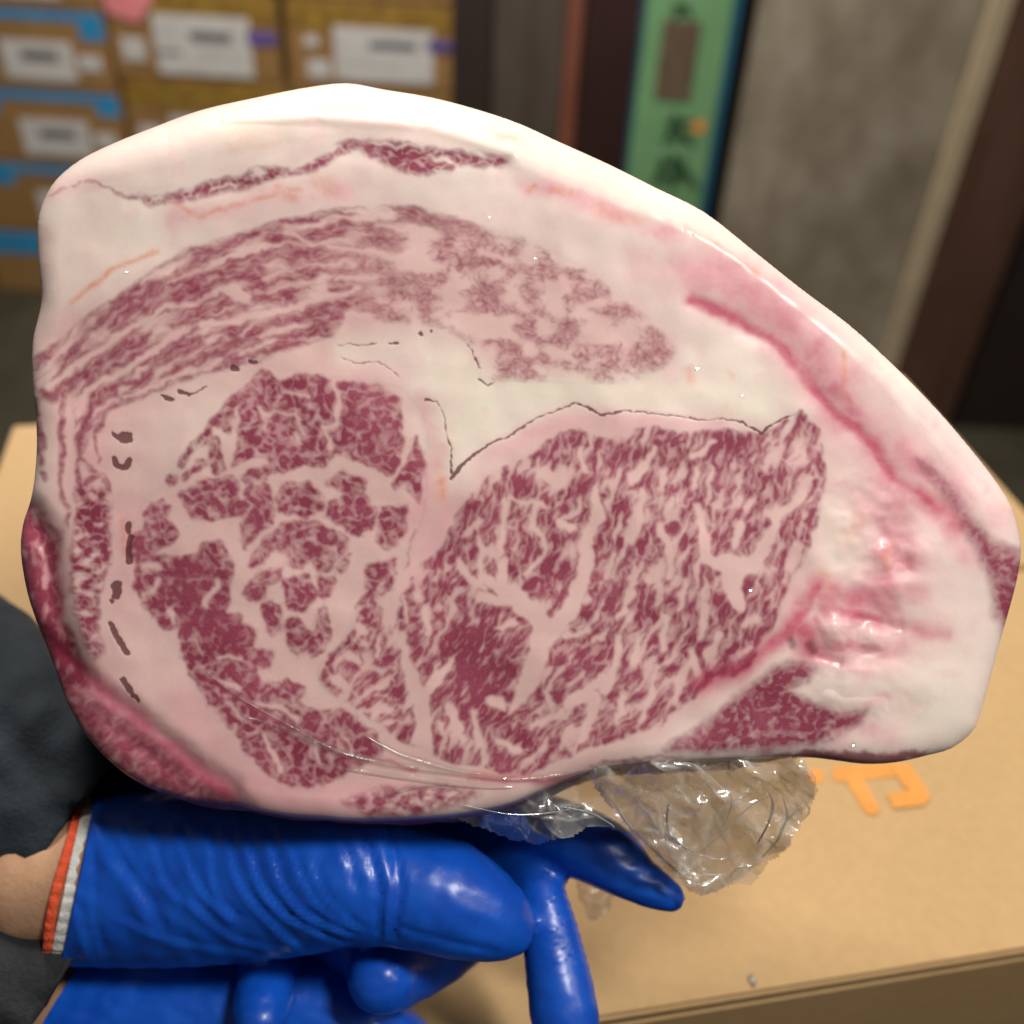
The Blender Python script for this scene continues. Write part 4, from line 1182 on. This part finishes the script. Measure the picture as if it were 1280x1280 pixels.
for (x, y, r) in ((670, 322, 1.6), (612, 272, 1.1), (872, 460, 1.8), (928, 494, 1.0), (938, 737, 2.0), (632, 972, 1.5), (1067, 930, 1.8), (160, 340, 1.3)):
    # a tiny raised pleat of film, shaped and turned to mirror the lamp as a glint
    c = CAMROT @ np.array([(x - 640) * PX, (y - 640) * PX, face_z(x, y) - 0.0005]) + CAMPOS
    hv = (CAMPOS - c) / np.linalg.norm(CAMPOS - c) + (LAMP - c) / np.linalg.norm(LAMP - c)
    hv = Vector(hv).normalized()
    u = hv.orthogonal().normalized(); v = hv.cross(u)
    bm = bmesh.new()
    N = 10
    top = bm.verts.new(Vector(c) + hv * r * PX * 0.12)
    ring = [bm.verts.new(Vector(c) + (u * math.cos(q) * 1.5 + v * math.sin(q) * 0.8) * r * PX * (0.8 + 0.4 * random.random())) for q in [2 * math.pi * i / N for i in range(N)]]
    for i in range(N): bm.faces.new((top, ring[i], ring[(i + 1) % N]))
    me = bpy.data.meshes.new('glint_pleat'); bm.to_mesh(me); bm.free()
    adopt(link('glint_pleat', me, m_glint, smooth=True), film)


# ------------------------------------------------------------------ person: forearms, gloves, sleeves
def chain_spheres(bm, pts, grow=0.0, step=0.30):
    Q = catmull([np.array([*W(p[0], p[1], p[2]), p[3]]) for p in pts], 14)
    last = None
    for q in Q:
        if last is not None and np.linalg.norm(q[:3] - last[:3]) < q[3] * step: continue
        last = q
        mtx = Matrix.Translation(q[:3])
        bmesh.ops.create_icosphere(bm, subdivisions=3, radius=q[3] + grow, matrix=mtx)
    q = Q[-1]
    bmesh.ops.create_icosphere(bm, subdivisions=3, radius=q[3] + grow, matrix=Matrix.Translation(q[:3]))


def organic(name, chains, voxel, smooth_it, grow=0.0):
    bm = bmesh.new()
    for c in chains: chain_spheres(bm, c, grow)
    me = bpy.data.meshes.new(name + '_src'); bm.to_mesh(me); bm.free()
    ob = bpy.data.objects.new(name + '_src', me); COL.objects.link(ob)
    md = ob.modifiers.new('r', 'REMESH'); md.mode = 'VOXEL'; md.voxel_size = voxel; md.use_smooth_shade = True
    ms = ob.modifiers.new('s', 'SMOOTH'); ms.factor = 0.5; ms.iterations = smooth_it
    dg = bpy.context.evaluated_depsgraph_get()
    out = bpy.data.meshes.new_from_object(ob.evaluated_get(dg))
    out.name = name
    bpy.data.objects.remove(ob); bpy.data.meshes.remove(me)
    return out


def cut(me, point, normal, keep_positive=True):
    bm = bmesh.new(); bm.from_mesh(me)
    bmesh.ops.bisect_plane(bm, geom=bm.verts[:] + bm.edges[:] + bm.faces[:], plane_co=point, plane_no=normal, clear_inner=keep_positive, clear_outer=not keep_positive)
    bm.to_mesh(me); bm.free()


def vdata(me):
    n_ = len(me.vertices)
    c = np.empty(n_ * 3, np.float32); me.vertices.foreach_get('co', c); c = c.reshape(-1, 3)
    nn = np.empty(n_ * 3, np.float32); me.vertex_normals.foreach_get('vector', nn); nn = nn.reshape(-1, 3)
    q = (c - CAMPOS) @ CAMROT
    px = q[:, 0] / q[:, 2] * 1280 + 640; py = q[:, 1] / q[:, 2] * 1280 + 640
    return c, nn, px, py, q[:, 2]


def crease(px, py, P, wd):
    return np.exp(-(np.maximum(-linedist(px, py, P, [0] * len(P)), 0) / wd) ** 2)


PALM = [(60, 1100, .302, .0232), (160, 1098, .299, .0243), (260, 1095, .295, .0243), (350, 1090, .289, .0230), (430, 1090, .281, .0200), (500, 1106, .277, .0160), (560, 1122, .2755, .0150), (606, 1144, .276, .0120), (632, 1158, .277, .0082)]
BACK = [(150, 1060, .328, .020), (300, 1040, .335, .022), (450, 1040, .332, .020), (600, 1045, .327, .0125)]
INDEX = [(560, 1030, .326, .0125), (640, 1030, .311, .0108), (700, 1044, .300, .0105), (750, 1064, .293, .0098), (800, 1100, .288, .0068), (838, 1121, .286, .0042)]
MIDDLE = [(560, 1080, .318, .011), (625, 1085, .306, .0080), (664, 1096, .297, .0073), (682, 1140, .290, .0076), (694, 1200, .286, .0088), (706, 1270, .281, .0096), (716, 1340, .279, .0075)]
RING = [(590, 1165, .312, .0085), (550, 1183, .305, .0108), (508, 1200, .296, .0120), (484, 1214, .288, .0112), (478, 1222, .283, .0095)]
RINGB = [(400, 1120, .318, .015), (450, 1165, .312, .014), (490, 1195, .302, .0118)]
LITTLE = [(330, 1130, .318, .014), (338, 1180, .308, .0105), (334, 1220, .297, .0088), (328, 1255, .288, .0082), (325, 1275, .283, .0068)]
HAND_A = [PALM, BACK, INDEX, MIDDLE, RING, RINGB, LITTLE]
PALM_B = [(30, 1275, .312, .0185), (130, 1262, .312, .0185), (250, 1262, .311, .0185), (370, 1256, .309, .0165), (445, 1280, .304, .0140)]
FB1 = [(445, 1280, .304, .0140), (520, 1330, .300, .0105), (590, 1385, .296, .0100), (640, 1430, .292, .0080)]
FB2 = [(380, 1300, .302, .0130), (440, 1370, .296, .0105), (500, 1430, .292, .0100), (530, 1470, .289, .0078)]
FB3 = [(300, 1300, .302, .0130), (350, 1390, .294, .0105), (400, 1460, .288, .0100), (420, 1500, .285, .0075)]
FB4 = [(220, 1300, .302, .0120), (260, 1390, .294, .0095), (290, 1450, .289, .0088), (300, 1480, .286, .0068)]
TH_B = [(90, 1250, .312, .0160), (180, 1222, .312, .0135), (260, 1212, .313, .0120), (330, 1215, .313, .0100)]
HAND_B = [PALM_B, FB1, FB2, FB3, FB4, TH_B]
ARM_A = [(170, 1095, .300, .0195), (100, 1088, .302, .0192), (40, 1066, .314, .0180), (-60, 1000, .335, .024), (-260, 850, .41, .036), (-520, 640, .52, .043)]
ARM_B = [(120, 1262, .312, .0150), (30, 1272, .313, .0185), (-80, 1262, .318, .024), (-300, 1200, .37, .034), (-560, 1080, .46, .042)]


def shrink(ch, k):
    return [(a, b, c, d * k) for a, b, c, d in ch]


m_skin = mottled('skin', (0.40, 0.225, 0.135), (0.48, 0.285, 0.175), 90, 0.5, 0.15, 500)
body = organic('person', [shrink(c, 0.86) for c in HAND_A] + [ARM_A], 0.0022, 4)
bodyB = organic('person_b', [shrink(c, 0.86) for c in HAND_B] + [ARM_B], 0.0022, 4)
bm = bmesh.new(); bm.from_mesh(body); bm.from_mesh(bodyB); bm.to_mesh(body); bm.free()
bpy.data.meshes.remove(bodyB)
person = link('person', body, m_skin, smooth=True)
tag(person, 'person reaching in with dark sleeves and blue gloves, holding the meat from below', 'person')


def glove_mat():
    t = NT('nitrile_blue')
    v = t.obj()
    a = t.noise(70, 4, 0.6, v)
    t.l(t.ramp(a.outputs[0], [(0.3, (0.003, 0.060, 0.43)), (0.7, (0.005, 0.095, 0.56))]), t.b.inputs['Base Color'])
    t.b.inputs['Roughness'].default_value = 0.34
    t.b.inputs['Specular IOR Level'].default_value = 0.55
    h = t.math('ADD', t.math('MULTIPLY', t.noise(110, 3, 0.5, v, 0.8).outputs[0], 1.0), t.math('MULTIPLY', t.noise(700, 2, 0.5, v).outputs[0], 0.03))
    t.l(t.bump(h, 0.10, 0.0014), t.b.inputs['Normal'])
    return t.mat


m_glove = glove_mat()
AXA = Vector(CAMROT @ np.array([1.0, 0.21, 0.36])).normalized()
gA = organic('glove', HAND_A, 0.0013, 5)
c, nn, px, py, zc = vdata(gA)
disp = np.zeros(len(c), np.float32)
for P, wd, am in (([(448, 1030), (462, 1060), (474, 1110), (474, 1165)], 4.0, -1.1), ([(484, 1030), (494, 1065), (500, 1110), (492, 1170)], 4.0, -1.2), ([(466, 1030), (478, 1065), (486, 1110), (483, 1165)], 6, 0.6),
                  ([(425, 1035), (440, 1080), (448, 1120)], 4, -0.4), ([(500, 1160), (560, 1178), (620, 1190)], 4, -0.5)):
    disp += am * 1e-3 * crease(px, py, P, wd)
for P, wd, am in (([(118, 1034), (131, 1072), (164, 1116), (189, 1162)], 9, 0.9), ([(186, 1040), (197, 1094), (219, 1126)], 5, 0.55), ([(219, 1035), (241, 1105), (284, 1148)], 5, 0.6), ([(257, 1035), (264, 1110), (290, 1150)], 4.5, 0.5),
                  ([(279, 1035), (295, 1105), (339, 1159), (372, 1187)], 5, 0.6), ([(301, 1035), (323, 1110), (366, 1154), (426, 1181)], 5, 0.75), ([(328, 1040), (350, 1110), (383, 1148), (437, 1170)], 5, 0.75), ([(350, 1035), (377, 1105), (410, 1146), (450, 1164)], 4.5, 0.6),
                  ([(385, 1080), (405, 1125), (440, 1158)], 4.5, 0.5), ([(93, 1137), (109, 1198)], 5, 0.5), ([(110, 1060), (112, 1150), (125, 1195)], 5, 0.35), ([(150, 1150), (220, 1180), (330, 1196)], 6, 0.5), ([(420, 1050), (432, 1090), (440, 1120)], 5, 0.4), ([(150, 1035), (160, 1070), (180, 1100)], 4, 0.4), ([(235, 1130), (280, 1170), (340, 1190)], 5, 0.5)):
    P = catmull(P, 5)
    disp += am * 0.8e-3 * (crease(px, py, P, wd) - 0.9 * crease(px, py, P + np.array([wd * 1.5, -wd * 0.7]), wd * 0.8))
inB = np.clip(1 - np.abs(px - (690 + (py - 1150) * 0.15)) / 55, 0, 1) * (py > 1075) * (py < 1215) * (zc < .32)
disp += 0.00028 * np.sin((py - 0.45 * (px - 690)) / 11.5 * 2 * np.pi) * inB
inT = np.clip(1 - np.hypot(px - 495, py - 1215) / 60, 0, 1) + np.clip(1 - np.hypot(px - 330, py - 1240) / 55, 0, 1) + 0.6 * np.clip(1 - np.hypot(px - 800, py - 1105) / 70, 0, 1)
disp += 0.0012 * inT * (0.3 - np.abs(pn(px / 26, py / 18, 301)))
disp += 0.0004 * (0.25 - np.abs(pn((px + 0.5 * py) / 80, (py - 0.6 * px) / 34, 305)))
c = c + nn * disp[:, None]
gA.vertices.foreach_set('co', c.ravel().astype(np.float32)); gA.update()
cut(gA, Vector(W(98, 1100, .301)), AXA, True)
glA = link('glove', gA, m_glove, person, smooth=True)
glA['label'] = 'blue nitrile glove with its thumb along the bottom of the meat'
gB = organic('glove', HAND_B, 0.0014, 5)
c, nn, px, py, zc = vdata(gB)
c = c + nn * (0.0007 * (0.25 - np.abs(pn((px + 0.3 * py) / 45, (py - 0.4 * px) / 24, 311))))[:, None]
gB.vertices.foreach_set('co', c.ravel().astype(np.float32)); gB.update()
AXB = Vector(W(130, 1300, .312) - W(85, 1245, .312)).normalized()
cut(gB, Vector(W(85, 1245, .312)), Vector(W(160, 1280, .312) - W(85, 1240, .312)).normalized(), True)
glB = link('glove', gB, m_glove, person, smooth=True)
glB['label'] = 'blue nitrile glove of the lower hand'


def cuff_ring(name, px0, py0, z, axis, r, width, mat, parent, wob=0.0, seg=64, ribs=0):
    """short knitted tube around the wrist"""
    cpt = Vector(W(px0, py0, z)); ax = axis
    u = ax.orthogonal().normalized(); v = ax.cross(u)
    Vv = []; prof = [(-0.5, -0.0006), (-0.5, 0.0002), (-0.4, 0.0008), (-0.15, 0.0009), (0.15, 0.0009), (0.4, 0.0008), (0.5, 0.0002), (0.5, -0.0006)]
    for i in range(seg):
        a = 2 * math.pi * i / seg
        rb = 0.00025 * math.cos(a * ribs) if ribs else 0
        for t_2, dr_ in prof:
            Vv.append(cpt + ax * (t_2 * width + wob * math.sin(a * 3)) + (u * math.cos(a) + v * math.sin(a)) * (r + dr_ + rb))
    K = len(prof)
    F_ = [(i * K + k, ((i + 1) % seg) * K + k, ((i + 1) % seg) * K + (k + 1) % K, i * K + (k + 1) % K) for i in range(seg) for k in range(K)]
    me = npmesh(name, np.array([tuple(q) for q in Vv]), np.array(F_))
    bm = bmesh.new(); bm.from_mesh(me); bmesh.ops.recalc_face_normals(bm, faces=bm.faces); bm.to_mesh(me); bm.free()
    return link(name, me, mat, parent, smooth=True)


m_knit = mottled('white_knit', (0.55, 0.55, 0.52), (0.72, 0.72, 0.69), 500, 0.85, 0.8, 900, bdist=0.001)
m_ohem = mottled('orange_hem', (0.55, 0.055, 0.015), (0.75, 0.10, 0.03), 600, 0.8, 0.8, 900, bdist=0.001)
_cc = Vector(W(98, 1100, .301)); _off = AXA * 1.0


def back_px(dist):
    q = (np.array(_cc - AXA * dist) - CAMPOS) @ CAMROT
    return q[0] / q[2] * 1280 + 640, q[1] / q[2] * 1280 + 640, q[2]


cuff_ring('inner_glove_cuff', *back_px(0.0010), AXA, 0.0222, 0.0048, m_knit, person, ribs=40, seg=160)
cuff_ring('cuff_hem', *back_px(0.0046), AXA, 0.0220, 0.0027, m_ohem, person, ribs=40, seg=160, wob=0.0006)
cuff_ring('glove_bead', 100, 1101, .301, AXA, 0.0234, 0.0016, m_glove, person)

m_navy = mottled('navy_cloth', (0.004, 0.010, 0.017), (0.008, 0.018, 0.028), 300, 0.85, 0.5, 700, bdist=0.001)
m_blk = mottled('black_cloth', (0.003, 0.004, 0.006), (0.008, 0.010, 0.013), 200, 0.8, 0.5, 600, bdist=0.001)


def sleeve(name, chain, voxel, cp, cn, mat, amp, seed):
    me = organic(name, [chain], voxel, 6)
    c, nn, px, py, zc = vdata(me)
    d = amp * (0.3 - np.abs(pn((px - py) / 90, (px + py) / 130, seed))) + 0.4 * amp * pn(px / 40, py / 40, seed + 3)
    c = c + nn * d[:, None]
    me.vertices.foreach_set('co', c.ravel().astype(np.float32)); me.update()
    cut(me, Vector(cp), Vector(cn), False)
    o = link(name, me, mat, person, smooth=True)
    md = o.modifiers.new('thickness', 'SOLIDIFY'); md.thickness = 0.0015; md.offset = -1
    return o


sleeve('jacket_sleeve', [(150, 1060, .320, .034), (80, 1015, .325, .038), (-70, 925, .345, .049), (-280, 800, .42, .060), (-540, 600, .53, .068)], 0.003, W(80, 1072, .300), W(155, 1065, .322) - W(0, 970, .330), m_navy, 0.003, 401)
sleeve('lower_sleeve', [(150, 1258, .309, .022), (60, 1238, .302, .0300), (-80, 1235, .322, .032), (-300, 1170, .375, .043), (-560, 1050, .465, .05)], 0.003, W(88, 1248, .311), W(160, 1280, .312) - W(85, 1240, .312), m_blk, 0.003, 411)
